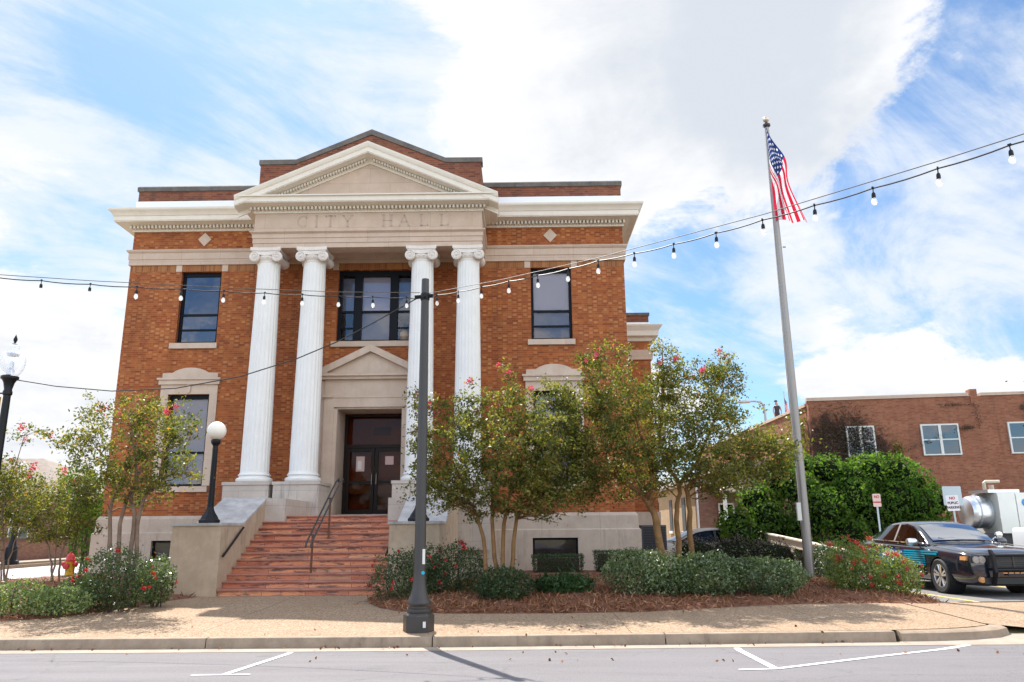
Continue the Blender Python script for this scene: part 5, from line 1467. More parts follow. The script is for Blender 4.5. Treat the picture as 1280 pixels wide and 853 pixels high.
shrub('shrub', 'low dark rounded shrub under the fan of tan stems', 'shrub', [(-0.32, 14.35, 0.56, 0.53, .40, 0.32)], 3800, .05, 'leaf_dark', None, 0)
GS = 'glossy shrubs along the right planting bed'
shrub('shrub', 'bright sunlit shrub below the leaning crape myrtle', 'shrub', [(2.17, 14.95, 0.74, 0.66, .5, 0.44), (2.72, 14.8, .66, .5, .45, .40)], 8200, .052, 'leaf_glossy', GS, 0, bright=.16)
shrub('shrub', 'glossy low shrub in the middle of the row of three', 'shrub', [(3.46, 14.85, 0.70, 0.72, .5, 0.40)], 6800, .052, 'leaf_glossy', GS, 0)
shrub('shrub', 'glossy low shrub at the foot of the flagpole', 'shrub', [(4.60, 15.0, 0.64, 0.76, .5, 0.36)], 6800, .052, 'leaf_glossy', GS, 0)
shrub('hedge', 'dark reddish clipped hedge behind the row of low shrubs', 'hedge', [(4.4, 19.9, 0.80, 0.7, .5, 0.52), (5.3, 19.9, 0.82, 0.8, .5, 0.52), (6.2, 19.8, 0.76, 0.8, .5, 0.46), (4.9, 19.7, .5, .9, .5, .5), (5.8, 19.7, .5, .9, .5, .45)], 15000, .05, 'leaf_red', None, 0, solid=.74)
shrub('rose_bush', 'sunlit rose bush full of red flowers beside the police car', 'rose bush', [(6.80, 15.6, 0.62, 0.75, .55, 0.60), (6.36, 15.6, 0.80, 0.47, .45, 0.52), (7.30, 15.6, 0.55, 0.48, .45, 0.45)], 10500, .048, 'leaf_sunny', GR, 60, bright=.10, core=.4)
shrub('shrub', 'low grassy green plant in front of the basement window hedge', 'plant', [(0.78, 15.0, 0.52, 0.58, .35, 0.20)], 2000, .14, 'tuftleaf', None, 0, aspect=.16, stems=False)
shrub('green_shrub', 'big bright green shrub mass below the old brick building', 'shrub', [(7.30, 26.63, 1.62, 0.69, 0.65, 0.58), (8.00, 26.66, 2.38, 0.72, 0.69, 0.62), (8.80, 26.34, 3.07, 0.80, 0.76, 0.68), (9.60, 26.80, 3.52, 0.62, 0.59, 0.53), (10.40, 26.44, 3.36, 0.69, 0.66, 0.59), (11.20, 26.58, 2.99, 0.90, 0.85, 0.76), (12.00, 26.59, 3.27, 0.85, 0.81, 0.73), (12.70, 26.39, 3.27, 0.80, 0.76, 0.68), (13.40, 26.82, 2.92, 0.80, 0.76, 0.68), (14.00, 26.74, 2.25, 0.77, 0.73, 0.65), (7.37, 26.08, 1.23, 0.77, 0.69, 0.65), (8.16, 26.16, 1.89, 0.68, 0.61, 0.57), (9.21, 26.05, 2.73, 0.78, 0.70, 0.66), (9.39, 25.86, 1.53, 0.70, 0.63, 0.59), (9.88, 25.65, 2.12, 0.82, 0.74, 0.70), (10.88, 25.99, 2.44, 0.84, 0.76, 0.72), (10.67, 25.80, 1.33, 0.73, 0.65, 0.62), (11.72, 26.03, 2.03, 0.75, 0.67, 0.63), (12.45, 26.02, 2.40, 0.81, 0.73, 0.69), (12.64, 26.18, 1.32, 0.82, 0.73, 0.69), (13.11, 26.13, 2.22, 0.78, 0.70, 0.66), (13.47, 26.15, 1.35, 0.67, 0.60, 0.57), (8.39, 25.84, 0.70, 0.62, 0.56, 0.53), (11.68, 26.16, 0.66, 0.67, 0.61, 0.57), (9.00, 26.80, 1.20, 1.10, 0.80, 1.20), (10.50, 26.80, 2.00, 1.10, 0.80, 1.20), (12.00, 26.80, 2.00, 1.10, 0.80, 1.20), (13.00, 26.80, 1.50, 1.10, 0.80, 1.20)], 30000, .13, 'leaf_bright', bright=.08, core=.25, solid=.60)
shrub('tree', 'bright green bushy tree beyond the left corner of the hall', 'tree', [(-14.45, 26.0, 2.5, .62, .7, .85), (-14.4, 26.0, 1.4, .55, .6, 1.0), (-14.9, 26, 3.1, .6, .6, .6), (-15.3, 27, 2.2, .8, .8, .9)], 4200, .12, 'leaf_bright', bright=.12)

def box_hedge(label, x0, x1, y0, y1, z1, n, group):
    cx, cy = (x0+x1)/2, (y0+y1)/2; zb_ = gz(cx, cy)
    T = thing('box_hedge', label, 'hedge', (cx, cy, zb_), group); pts = []; nr = []
    for _ in range(n):
        f = random.random()
        x, y, z = random.uniform(x0, x1), random.uniform(y0, y1), random.uniform(zb_+.05, z1)
        if f < .45: y = y0; d = (0, -1, .1)
        elif f < .75: z = z1; d = (0, 0, 1)
        elif f < .85: x = x0; d = (-1, 0, .1)
        elif f < .95: x = x1; d = (1, 0, .1)
        else: d = (0, -.5, .5)
        taper = (z-zb_)/(z1-zb_); x = cx+(x-cx)*(.9+.1*taper)
        pts.append((x+random.gauss(0, .025), y+random.gauss(0, .025)-.03*taper, z+random.gauss(0, .02))); nr.append(d)
    sb = MB(); sb.box(cx-(x1-x0)*.42, cx+(x1-x0)*.42, y0+.06, y1-.06, zb_-.02, z1-.06); sb.build('stem_mass', 'twig', T)
    leaf_object('foliage', pts, .04, 'leaf_dark', T, nrm=nr, tint=RNG.random(n)*.75)
shrub('shrub', 'dark green shrub just right of the flagpole foot below the rail', 'shrub', [(7.15, 18.4, .55, .55, .5, .62), (7.5, 19.3, .6, .6, .6, .6)], 4200, .06, 'leaf_dark', None, 0)
GB = 'clipped box hedges against the plinth'
box_hedge('clipped box hedge under the right basement window', .30, 1.58, 20.3, 20.95, .86, 4200, GB)
box_hedge('clipped box hedge at the right corner of the plinth', 1.90, 3.10, 20.3, 20.95, .95, 4200, GB)
# ------------------------------------------------------------------ vehicles
def interp(tab, y):
    for a, b in zip(tab[:-1], tab[1:]):
        if y <= b[0]:
            t = max(0, (y-a[0])/(b[0]-a[0])); return [p+(q-p)*t for p, q in zip(a, b)]
    return list(tab[-1])
def cut(o, cutters):
    for c in cutters:
        md = o.modifiers.new('cut', 'BOOLEAN'); md.operation = 'DIFFERENCE'; md.object = c; md.solver = 'EXACT'
    dg = bpy.context.evaluated_depsgraph_get(); dg.update()
    me = bpy.data.meshes.new_from_object(o.evaluated_get(dg))
    o.modifiers.clear(); old = o.data; o.data = me; bpy.data.meshes.remove(old)
    me.polygons.foreach_set('use_smooth', [True]*len(me.polygons)); me.set_sharp_from_angle(angle=R(32))
    for c in cutters: bpy.data.objects.remove(c)
def wheel(T, x, y, r, sgn, mat='rim', w=.23):
    b = MB(); h = w/2
    b.lathe([(r*.66, -h*.9), (r*.9, -h), (r*.98, -h*.8), (r, -h*.5), (r, h*.5), (r*.98, h*.8), (r*.9, h), (r*.66, h*.9)], (x, y, r), 36, axis='x', caps=False)
    wo = b.build('wheel', 'rubber', T, smooth=True)
    k = MB(); fx_ = x+sgn*h*.72
    k.lathe([(r*.68, -h), (r*.68, h*.86), (r*.64, h*.92), (r*.60, h*.5), (r*.60, -h)], (x, y, r), 36, axis='x', caps=False) if sgn > 0 else k.lathe([(r*.68, h), (r*.68, -h*.86), (r*.64, -h*.92), (r*.60, -h*.5), (r*.60, h)], (x, y, r), 36, axis='x', caps=False)
    for i in range(5):
        a = 2*PI*i/5+.3
        for da in (-.16, .16):
            c, s = math.cos(a+da*.6), math.sin(a+da*.6); c2, s2 = math.cos(a+da*1.3), math.sin(a+da*1.3)
            k.tube([(fx_, y+c*r*.12, r+s*r*.12), (fx_+sgn*.006, y+c2*r*.64, r+s2*r*.64)], [.022, .026], 6)
    k.lathe([(.0, sgn*.02), (.055, sgn*.015), (.06, -sgn*.02)], (fx_, y, r), 16, axis='x')
    k.build('rim', mat, wo, smooth=True)
    d = MB(); d.lathe([(r*.62, 0), (0, 0)], (x-sgn*.02, y, r), 24, axis='x', caps=False); d.build('brake_disc', 'trim', wo)
    return wo

def sedan(label, loc, rotz, paint, police=False, group=None):
    T = thing('police_car' if police else 'parked_car', label, 'police car' if police else 'car', (0, 0, 0), group)
    #      y     zb    w    zs    zt    wt
    tab = [(-2.53, .34, .62, .66, .80, .54), (-2.47, .22, .77, .73, .86, .68), (-2.32, .19, .865, .77, .905, .75), (-2.02, .18, .925, .80, .945, .79), (-1.5, .18, .94, .845, .985, .80), (-1.0, .18, .935, .865, 1.015, .80), (-.6, .18, .93, .86, 1.02, .82), (.5, .18, .935, .88, 1.04, .83), (1.35, .19, .945, .91, 1.06, .83), (1.9, .20, .94, .93, 1.08, .80), (2.3, .24, .905, .93, 1.08, .76), (2.47, .30, .85, .91, 1.05, .70), (2.53, .40, .76, .86, .98, .62)]
    def ring(s):
        y, zb_, w, zs, zt, wt = s
        half = [(0, zb_), (w*.82, zb_), (w*.965, zb_+.09), (w, zb_+(zs-zb_)*.5), (w*.995, zs-.05), (w*.955, zs+.03), (wt, zt-.035), (wt*.5, zt-.004), (0, zt+.004)]
        return [(x, y, z) for x, z in half]+[(-x, y, z) for x, z in half[-2:0:-1]]
    b = MB(); rows = [ring(s) for s in tab]; n = len(rows[0])
    b.add([p for r_ in rows for p in r_], [(i*n+k, i*n+(k+1) % n, (i+1)*n+(k+1) % n, (i+1)*n+k) for i in range(len(rows)-1) for k in range(n)]+[tuple(range(n)), tuple((len(rows)-1)*n+k for k in range(n-1, -1, -1))])
    body = b.build('body', paint, T, smooth='all')
    md = body.modifiers.new('s', 'SUBSURF'); md.levels = 2
    cs = []
    for y in (-1.52, 1.53):
        c = MB(); c.lathe([(.385, -1.2), (.385, -.66)], (0, y, .355), 32, axis='x'); c.lathe([(.385, .66), (.385, 1.2)], (0, y, .355), 32, axis='x')
        cs.append(c.build('cutter', 'trim', None, at=(0, 0, 0)))
    cut(body, cs)
    for y in (-1.52, 1.53):
        for sg in (-1, 1): wheel(T, sg*.83, y, .355, sg)
        for sg in (-1, 1):
            ar = MB()
            ar.lathe([(.382, sg*.60), (.382, sg*.93)], (0, y, .355), 28, axis='x', caps=False); ar.lathe([(.38, sg*.61), (0, sg*.61)], (0, y, .355), 28, axis='x', caps=False)
            ar.build('wheel_well', 'trim', T)
    # greenhouse:  y, belt half width, belt z, roof half width, roof z
    gt_ = [(-1.02, .80, .985, .76, .99), (-.82, .82, 1.0, .725, 1.105), (-.5, .835, 1.01, .675, 1.27), (-.2, .845, 1.015, .635, 1.40), (.1, .85, 1.02, .615, 1.455), (.45, .85, 1.03, .61, 1.475), (.85, .85, 1.04, .605, 1.455), (1.15, .845, 1.05, .605, 1.40), (1.5, .83, 1.055, .63, 1.265), (1.85, .81, 1.065, .69, 1.12), (1.98, .80, 1.07, .72, 1.075)]
    b = MB()
    def gring(s):
        y, wb, zb_, wt, zt = s
        h = [(wb, zb_-.10), (wb, zb_), (wt+.02, zt-.03), (wt-.05, zt), (wt*.5, zt+.022), (0, zt+.028)]
        return [(x, y, z) for x, z in h]+[(-x, y, z) for x, z in h[-2::-1]]
    rows = [gring(s) for s in gt_]; n = len(rows[0])
    b.add([p for r_ in rows for p in r_], [(i*n+k, i*n+k+1, (i+1)*n+k+1, (i+1)*n+k) for i in range(len(rows)-1) for k in range(n-1)])
    cabin = b.build('roof', paint, T, smooth=True)
    def side_pt(y, f, sg, off=.008):
        y_, wb, zb_, wt, zt = interp(gt_, y)
        x = wb+(wt+.02-wb)*f+off; z = zb_+(zt-.03-zb_)*f+.004
        return (sg*x, y, z)
    for sg in (-1, 1):
        for (ya, yb, ft) in ((-.78, .36, .93), (.44, 1.52, .93)):
            q = MB()
            def fn(u, v, ya=ya, yb=yb, ft=ft):
                y = ya+(yb-ya)*u
                return side_pt(y, .03+(ft-.03)*v, sg)
            q.grid(fn, 12, 5); q.build('side_window', 'glass_car' if police else 'glass_dull', cabin, smooth='all')
            q2 = MB()
            q2.grid(lambda u, v, fn=fn: tuple(np.array(fn(u, v))-np.array((sg*.004, 0, 0))), 8, 4); q2.build('window_seal', 'trim', cabin)
        q = MB(); q.grid(lambda u, v: side_pt(.365+.075*u, .02+.93*v, sg, .012), 2, 5); q.build('door_pillar', 'silver' if police else 'trim', cabin)  # police car: silver colour paints the sky reflection on the pillar
        q = MB(); q.tube([side_pt(y, .0, sg, .012) for y in np.linspace(-.95, 1.75, 14)], .012, 6); q.build('window_trim', 'chrome' if police else 'trim', cabin)
        mr = MB(); mr.lathe([(.0, -.11), (.07, -.10), (.085, -.02), (.08, .08), (.05, .12), (0, .125)], (sg*1.0, -.66, 1.03), 14, axis='x'); mr.tube([(sg*.86, -.62, .985), (sg*.95, -.64, 1.0)], .025, 6)
        mr.build('mirror', 'silver' if (police and sg < 0) else paint, T, smooth=True)
        if police:
            sl_ = MB(); sl_.lathe([(.03, .05), (.065, .03), (.075, -.03), (.07, -.05), (0, -.055)], (sg*.90, -.78, 1.17), 16, axis='y'); sl_.tube([(sg*.79, -.70, 1.06), (sg*.88, -.75, 1.14)], .014, 6)
            if sg > 0: sl_.build('spotlight', 'chrome', T, smooth=True)
    q = MB()
    def ws(u, v):
        y = -.93+(-.26+.93)*v; y_, wb, zb_, wt, zt = interp(gt_, y); s_ = (2*u-1)*.90
        return (s_*wt, y-.012, zt+.028-.026*abs(s_)**2+.012)
    q.grid(ws, 12, 8); q.build('windscreen', 'windscreen' if police else 'glass_dull', cabin, smooth='all')
    q = MB()
    def rs(u, v):
        y = 1.22+(1.86-1.22)*v; y_, wb, zb_, wt, zt = interp(gt_, y); s_ = (2*u-1)*.88
        return (s_*wt, y+.012, zt+.028-.026*abs(s_)**2+.012)
    q.grid(rs, 10, 6); q.build('rear_window', 'glass_car' if police else 'glass_dull', cabin, smooth='all')
    wp_ = MB()
    for x0 in (-.35, .2): wp_.tube([(x0+.25, -.98, 1.035), (x0-.15, -.86, 1.12)], .008, 5)
    wp_.build('wiper', 'trim', cabin)
    if police:      # shut lines of doors and bonnet
        for sg in (-1, 1):
            for yq, za, zb_ in ((-.92, .34, .93), (.40, .34, .98), (1.22, .55, .98)):
                sm_ = MB(); sm_.box(*sorted((sg*.90, sg*.9485)), yq-.006, yq+.006, za, zb_-.06); sm_.build('door_seam', 'trim', T)
            sm_ = MB(); sm_.tube([(sg*.77, -2.34, .885), (sg*.79, -2.0, .931), (sg*.795, -1.5, .965), (sg*.785, -1.05, .99)], .006, 4); sm_.build('bonnet_seam', 'trim', T)
    # front end
    fy_ = -2.52
    gr = MB(); gr.box(-.50, .50, -2.555, -2.40, .56, .80); gr.build('grille', 'trim', T)
    gb = MB()
    for z in (.59, .63, .67, .71, .75): gb.box(-.49, .49, -2.562, -2.555, z, z+.012)
    gb.box(-.018, .018, -2.572, -2.556, .56, .80); gb.box(-.50, .50, -2.57, -2.556, .667, .693)
    gb.build('grille_bar', 'pole' if police else 'chrome', T)
    li = MB(); li.box(-.62, .62, -2.56, -2.42, .25, .37); li.build('lower_intake', 'trim', T)
    for sg in (-1, 1):
        hb = MB(); hb.prism([(sg*.53, .64), (sg*.84, .655), (sg*.82, .79), (sg*.53, .785)], 'y', -2.50, -2.24)
        ho = hb.build('headlight', 'trim', T)
        for xq in (.60, .715):
            c = MB(); c.lathe([(.068, -.035), (.06, -.012), (.0, -.03)], (sg*xq, -2.495, .715), 18, axis='y'); c.lathe([(.0, -.045), (.045, -.038), (.066, -.01)], (sg*xq, -2.490, .715), 18, axis='y'); c.build('lamp', 'lens', ho, smooth=True)
        c = MB(); c.prism([(sg*.82, .69), (sg*.875, .70), (sg*.862, .775), (sg*.815, .775)], 'y', -2.425, -2.22); c.build('indicator', 'amber', ho)
        c = MB(); c.lathe([(.0, -.03), (.055, -.025), (.06, .03)], (sg*.66, -2.53, .33), 16, axis='y'); c.build('fog_light', 'amber', T, smooth=True)
    pb = MB(); pb.box(-.16, .16, -2.60, -2.575, .40, .50); pb.build('number_plate', 'steeldark' if police else 'papwhite', T)
    if police:
        pu = MB()
        for sg in (-1, 1):
            pu.prism([(-2.70, .82), (-2.61, .91), (-2.575, .91), (-2.62, .72), (-2.64, .50), (-2.56, .24), (-2.60, .22), (-2.72, .48)], 'x', sg*.46-.03, sg*.46+.03)
        pu.tube([(-.46, -2.68, .52), (.46, -2.68, .52)], .032, 8); pu.tube([(-.46, -2.65, .80), (.46, -2.65, .80)], .024, 8)
        puo = pu.build('push_bumper', 'black', T)
        lb_ = MB()
        for i in range(6): lb_.box(-.33+i*.115, -.33+i*.115+.085, -2.715, -2.68, .455, .478)
        lb_.build('warning_light', 'amber', puo)
        # livery on both flanks
        for sg in (-1, 1):
            st_ = MB()
            for i in range(7):
                z = .545+i*.047; y0 = -1.10+.02*i; y1 = -.10-.02*i
                st_.box(*sorted((sg*.939, sg*.952)), -1.02 if z < .74 else -1.45-.06*(i-4), -.18, z, z+.026)
            st_.build('stripe', 'teal', T)
            pn = MB(); pn.box(*sorted((sg*.938, sg*.9475)), -.18, 1.05, .53, .86); pn.build('door_panel', 'bluevinyl', T)
            if sg < 0: text('POLICE', .30, 'whitevinyl', 'lettering', T, (-.950, .42, .70), (PI/2, 0, -PI/2), spacing=1.0, bold=.006)
            else: text('POLICE', .30, 'whitevinyl', 'lettering', T, (.950, .42, .70), (PI/2, 0, PI/2), spacing=1.0, bold=.006)
    for sg in (-1, 1):
        for y in (.10, 1.02):
            h = MB(); h.tube([(sg*.945, y-.09, .875), (sg*.965, y-.06, .878), (sg*.965, y+.06, .878), (sg*.945, y+.09, .875)], .014, 6); h.build('door_handle', 'trim', T)
        tl = MB(); tl.prism([(sg*.45, .78), (sg*.86, .80), (sg*.84, .92), (sg*.45, .93)], 'y', 2.40, 2.545); tl.build('tail_light', 'red', T)
    T.location = loc; T.rotation_euler = (0, 0, rotz)
    return T
sedan('black police sedan with teal stripes and push bumper parked nose out', (9.72, 18.46, .153), R(1.2), 'carblack', True)
sedan('beige car half hidden behind the trunks at the right corner of the hall', (6.1, 27.4, .02), R(-86), 'carbeige', False)

# pickup at the right edge: cab-less rear seen first
PK = thing('pickup_truck', 'silver white pickup at the right edge behind the police car', 'pickup truck', (17.6, 24.6, .15))
def pk(x, y, z): return (15.95+x, 24.0+y, .15+z)
b = MB()
prof = [(0.0, .55), (0.02, 1.22), (.10, 1.30), (1.6, 1.33), (1.75, 1.36), (2.2, 1.95), (3.5, 1.98), (3.9, 1.40), (5.2, 1.28), (5.35, 1.1), (5.35, .5)]
b.prism([(pk(x, 0, z)[0], pk(x, 0, z)[2]) for x, z in prof], 'y', 24.0, 25.85)
bo = b.build('body', 'carwhite', PK)
md = bo.modifiers.new('bevel', 'BEVEL'); md.width = .07; md.segments = 3; md.limit_method = 'ANGLE'
cs = []
for xw in (.95, 4.45):
    c = MB(); c.lathe([(.46, 23.5), (.46, 24.35)], (15.95+xw, 0, .15+.42), 28, axis='y'); c.lathe([(.46, 25.5), (.46, 26.3)], (15.95+xw, 0, .57), 28, axis='y'); cs.append(c.build('cutter', 'trim', None, at=(0, 0, 0)))
cut(bo, cs)
for xw in (.95, 4.45):
    for yy, sg in ((24.15, -1), (25.7, 1)):
        t_ = MB(); t_.lathe([(.22, -.11), (.36, -.12), (.40, -.08), (.40, .08), (.36, .12), (.22, .11)], (15.95+xw, yy, .55), 28, axis='y', caps=False); wo = t_.build('wheel', 'rubber', PK, smooth=True)
        t_ = MB(); t_.lathe([(.24, sg*.10), (.20, sg*.06), (.08, sg*.09), (0, sg*.10)], (15.95+xw, yy, .55), 20, axis='y', caps=False); t_.build('rim', 'rim', wo, smooth=True)
b = MB(); b.prism([(15.95+2.0, .15+1.45), (15.95+2.25, .15+1.85), (15.95+3.42, .15+1.88), (15.95+3.72, .15+1.45)], 'y', 23.985, 24.0); b.build('side_window', 'glass_car', PK)
b = MB(); b.box(15.92, 15.95, 24.1, 24.35, 1.05, 1.4); b.build('tail_light', 'red', PK)

# tank trailer: stainless tank, tall cabinets, pipework
TK = thing('tank_trailer', 'stainless tank trailer with white cabinets and pipes by the old brick wall', 'tank trailer', (17.3, 28.0, .15))
b = MB(); b.lathe([(.0, 15.82), (.32, 15.84), (.50, 15.92), (.56, 16.04), (.57, 16.1), (.57, 18.6), (.5, 18.75), (0, 18.8)], (0, 28.2, 1.98), 36, axis='x', caps=False); b.build('tank', 'silver', TK, smooth=True)
b = MB()
for xx in (16.15, 16.55): b.lathe([(.58, xx), (.585, xx+.02), (.58, xx+.05)], (0, 28.2, 1.98), 36, axis='x')
b.build('tank_band', 'signback', TK)
for x0, x1 in ((16.62, 17.22), (17.25, 18.0)):
    b = MB(); b.box(x0, x1, 27.35, 28.9, 1.25, 2.62); b.build('cabinet', 'offwhite', TK)
b = MB(); b.lathe([(.0, -.012), (.13, -.010), (.13, .01)], (17.55, 27.34, 2.28), 20, axis='y'); b.build('round_badge', plain('blue_badge', (.02, .22, .55), .4), TK)
b = MB(); b.box(16.4, 17.5, 27.5, 28.7, 2.63, 2.74); b.build('top_platform', 'silver', TK)
b = MB(); b.tube([(16.6, 28, 2.72), (16.6, 28, 3.0), (16.65, 28, 3.04), (17.15, 28, 3.04)], .055, 8); b.tube([(16.85, 28.0, 2.72), (16.85, 28.0, 2.92)], .08, 8); b.build('pipe', 'beige', TK)
b = MB(); b.box(15.8, 18.6, 27.6, 28.8, .85, 1.25); b.build('chassis', 'steeldark', TK)
for xw in (16.6, 17.6):
    b = MB(); b.lathe([(.2, -.12), (.38, -.12), (.42, -.08), (.42, .08), (.38, .12), (.2, .12)], (xw, 27.55, .57), 24, axis='y'); b.build('wheel', 'rubber', TK, smooth=True)

# ------------------------------------------------------------------ signs, hydrant, rail, street furniture
def post_sign(name, label, x, y, w, h, zc, face, lines, ink, tilt=0.0, group=None):
    z0_ = gz(x, y); T = thing(name, label, 'sign', (0, 0, 0), group)
    b = MB(); b.box(-.025, .025, -.012, .012, 0, zc-z0_+h/2-.02); b.build('post', 'signback', T)
    b = MB()
    r_ = .03; pts = []
    for cx, cz, a0 in ((w/2-r_, h/2-r_, 0), (-w/2+r_, h/2-r_, 90), (-w/2+r_, -h/2+r_, 180), (w/2-r_, -h/2+r_, 270)):
        for k in range(5): a = R(a0+22.5*k); pts.append((cx+r_*math.cos(a), zc-z0_+cz+r_*math.sin(a)))
    b.prism(pts, 'y', -.028, -.022); fo = b.build('sign_face', face, T)
    for s, dz, sz in lines: text(s, sz, ink if not isinstance(ink, dict) else ink.get(s, 'ink'), 'lettering', fo, (0, -.030, zc-z0_+dz), depth=.0015, bold=.004)
    T.location = (x, y, z0_); T.rotation_euler = (0, tilt, 0)
    return T
post_sign('parking_sign', 'small faded red lettered parking sign against the big green shrub', 10.66, 23.5, .24, .38, 2.28, 'signpink', [('NO', .10, .10), ('PARKING', -.06, .058)], 'signred')
post_sign('parking_sign', 'white parking notice on a post left of the tank trailer', 12.98, 23.5, .37, .46, 2.18, 'signwhite', [('NO', .14, .11), ('PUBLIC', .0, .10), ('PARKING', -.13, .10)], {'NO': 'signred'}, tilt=R(-2))
post_sign('blank_sign', 'grey back of a rounded sign behind the white parking notice', 14.30, 26.0, .62, .62, 2.48, 'signback', [], 'ink')

HY = thing('fire_hydrant', 'yellow and red fire hydrant at the left corner behind the hedge', 'fire hydrant', (-11.78, 20.6, .40))
hx, hy_, hz = -11.78, 20.6, .40
b = MB(); b.lathe([(.17, 0), (.17, .05), (.12, .07), (.115, .48), (.13, .50)], (hx, hy_, hz), 18); b.build('barrel', 'yellow', HY, smooth=True)
b = MB(); b.lathe([(.15, .50), (.15, .55), (.13, .57), (.12, .64), (.08, .72), (.035, .75), (.035, .80), (0, .80)], (hx, hy_, hz), 18); b.build('bonnet', 'red', HY, smooth=True)
for sg in (-1, 1):
    b = MB(); b.lathe([(.05, sg*.10), (.05, sg*.17), (.075, sg*.17), (.075, sg*.23), (.03, sg*.24), (0, sg*.26)], (hx, hy_, hz+.42), 12, axis='x'); b.build('outlet_cap', 'red', HY, smooth=True)
b = MB(); b.lathe([(.0, -.25), (.09, -.24), (.09, -.18), (.06, -.17), (.06, -.10)], (hx, hy_, hz+.36), 14, axis='y'); b.build('outlet_cap', 'red', HY, smooth=True)

HY.scale = (.82, .82, .82)
FL = thing('far_street_lamp', 'dark fluted lamp post across the side street at far left', 'street lamp', (-21.4, 33.0, .25))
b = MB(); b.lathe([(.32, 0), (.32, .15), (.25, .2), (.22, .7), (.16, .8), (.12, 1.0)], (-21.4, 33, .25), 12); b.build('base', 'black', FL)
b = MB(); b.lathe([(.10, .95), (.07, 3.6), (.1, 3.7)], (-21.4, 33, .25), 12); b.build('post', 'black', FL, smooth=True)
b = MB(); b.lathe([(.1, 3.7), (.2, 3.9), (.2, 4.05), (.1, 4.2), (0, 4.3)], (-21.4, 33, .25), 16); b.build('globe', 'glass_lamp', FL, smooth=True)

RW = thing('ramp_rail', 'long cream board rail on posts running back from the flagpole', 'rail', (8.0, 24, .3))
b = MB(); b.add([(7.2, 17.62, .80), (7.23, 17.60, .80), (8.75, 32.98, 1.28), (8.70, 33.0, 1.28), (7.2, 17.62, .99), (7.23, 17.60, .99), (8.75, 32.98, 1.58), (8.70, 33.0, 1.58)], [(0, 1, 2, 3), (7, 6, 5, 4), (0, 4, 5, 1), (1, 5, 6, 2), (2, 6, 7, 3), (3, 7, 4, 0)]); b.build('board', 'beige', RW)
b = MB(); b.add([(7.14, 17.62, .99), (7.28, 17.58, .99), (8.81, 32.96, 1.58), (8.65, 33.0, 1.58), (7.14, 17.62, 1.03), (7.28, 17.58, 1.03), (8.81, 32.96, 1.62), (8.65, 33.0, 1.62)], [(0, 1, 2, 3), (7, 6, 5, 4), (0, 4, 5, 1), (1, 5, 6, 2), (2, 6, 7, 3), (3, 7, 4, 0)]); b.build('cap_board', 'beige', RW)
for i in range(7):
    u = i/6; x = 7.235+(8.73-7.235)*u; y = 17.66+(32.9-17.66)*u
    b = MB(); b.box(x-.01, x+.07, y, y+.08, .1, .98+.58*u); b.build('post', 'beige', RW)
RB2 = MB(); RB2.box(8.75, 9.55, 32.9, 33.0, .3, 1.55); RB2.box(8.70, 9.60, 32.86, 33.04, 1.55, 1.61)
for x in (8.75, 9.1, 9.45): RB2.box(x, x+.09, 32.87, 32.9, .3, 1.55)
tag(RB2.build('porch_railing', 'beige', None), 'cream boarded porch railing below the brown brick house window', 'railing')

AC = thing('air_conditioner', 'dark grey outdoor cooling unit beside the right corner of the hall', 'cooling unit', (4.3, 26.0, .1))
b = MB(); b.box(3.95, 4.75, 25.8, 26.6, .82, 1.62); b.build('casing', 'steeldark', AC)
b = MB()
for i in range(14): b.box(3.99, 4.71, 25.785, 25.80, .88+i*.05, .90+i*.05)
b.build('louvre', 'black', AC)
b = MB(); b.box(3.85, 4.85, 25.7, 26.7, .05, .80); b.build('stand', 'plinth', AC)

CB = thing('cobra_street_light', 'curved arm street light against the sky above the right crape myrtle', 'street light', (14.5, 45, .2))
b = MB(); b.tube([(14.5, 45, .2), (14.48, 45, 8.2), (14.42, 45, 8.55), (14.25, 45, 8.72), (13.9, 45, 8.76), (13.6, 45, 8.76)], [.10, .08, .075, .07, .06, .05], 8); b.build('post', 'signback', CB, smooth=True)
b = MB(); b.lathe([(.0, 12.9), (.08, 12.95), (.12, 13.2), (.09, 13.6), (.04, 13.7)], (0, 45, 8.74), 12, axis='x'); b.build('lamp_head', 'signback', CB, smooth=True)

# ------------------------------------------------------------------ background buildings
def panel_window(par, frame_fn, w, h, double, mat='offwhite', glass='glass_car', awn=False):
    """window built in a local x-z plane, mapped to the wall by frame_fn(x, depth, z)"""
    def bx(mb, x0, x1, d0, d1, z0_, z1_):
        mb.add([frame_fn(x, d, z) for z in (z0_, z1_) for x, d in ((x0, d0), (x1, d0), (x1, d1), (x0, d1))], [(0, 3, 2, 1), (4, 5, 6, 7), (0, 1, 5, 4), (1, 2, 6, 5), (2, 3, 7, 6), (3, 0, 4, 7)])
    f = MB(); t_ = .07
    bx(f, 0, t_, -.05, .06, 0, h); bx(f, w-t_, w, -.05, .06, 0, h); bx(f, t_, w-t_, -.05, .06, h-t_, h); bx(f, t_, w-t_, -.05, .06, 0, t_*.8)
    cols = [(t_, w-t_)]
    if double: bx(f, w/2-.06, w/2+.06, -.05, .06, t_*.8, h-t_); cols = [(t_, w/2-.06), (w/2+.06, w-t_)]
    for a, b_ in cols: bx(f, a, b_, -.03, .04, h*.5-.025, h*.5+.025)
    fo = f.build('window', mat, par)
    g_ = MB(); bx(g_, t_*.5, w-t_*.5, -.005, .005, .02, h-.03); g_.build('pane', glass, fo)
    k = MB(); bx(k, t_*.5, w-t_*.5, .03, .04, h*.55, h-.04); k.build('blind', plain('pale_green_blind', (.42, .47, .43), .8), fo)
    return fo
OB = thing('old_brick_building', 'old two storey red brick building with dark dead vines at the right', 'building', (18, 35.5, .15))
ang = math.atan2(34.55-36.0, 23.2-13.64)
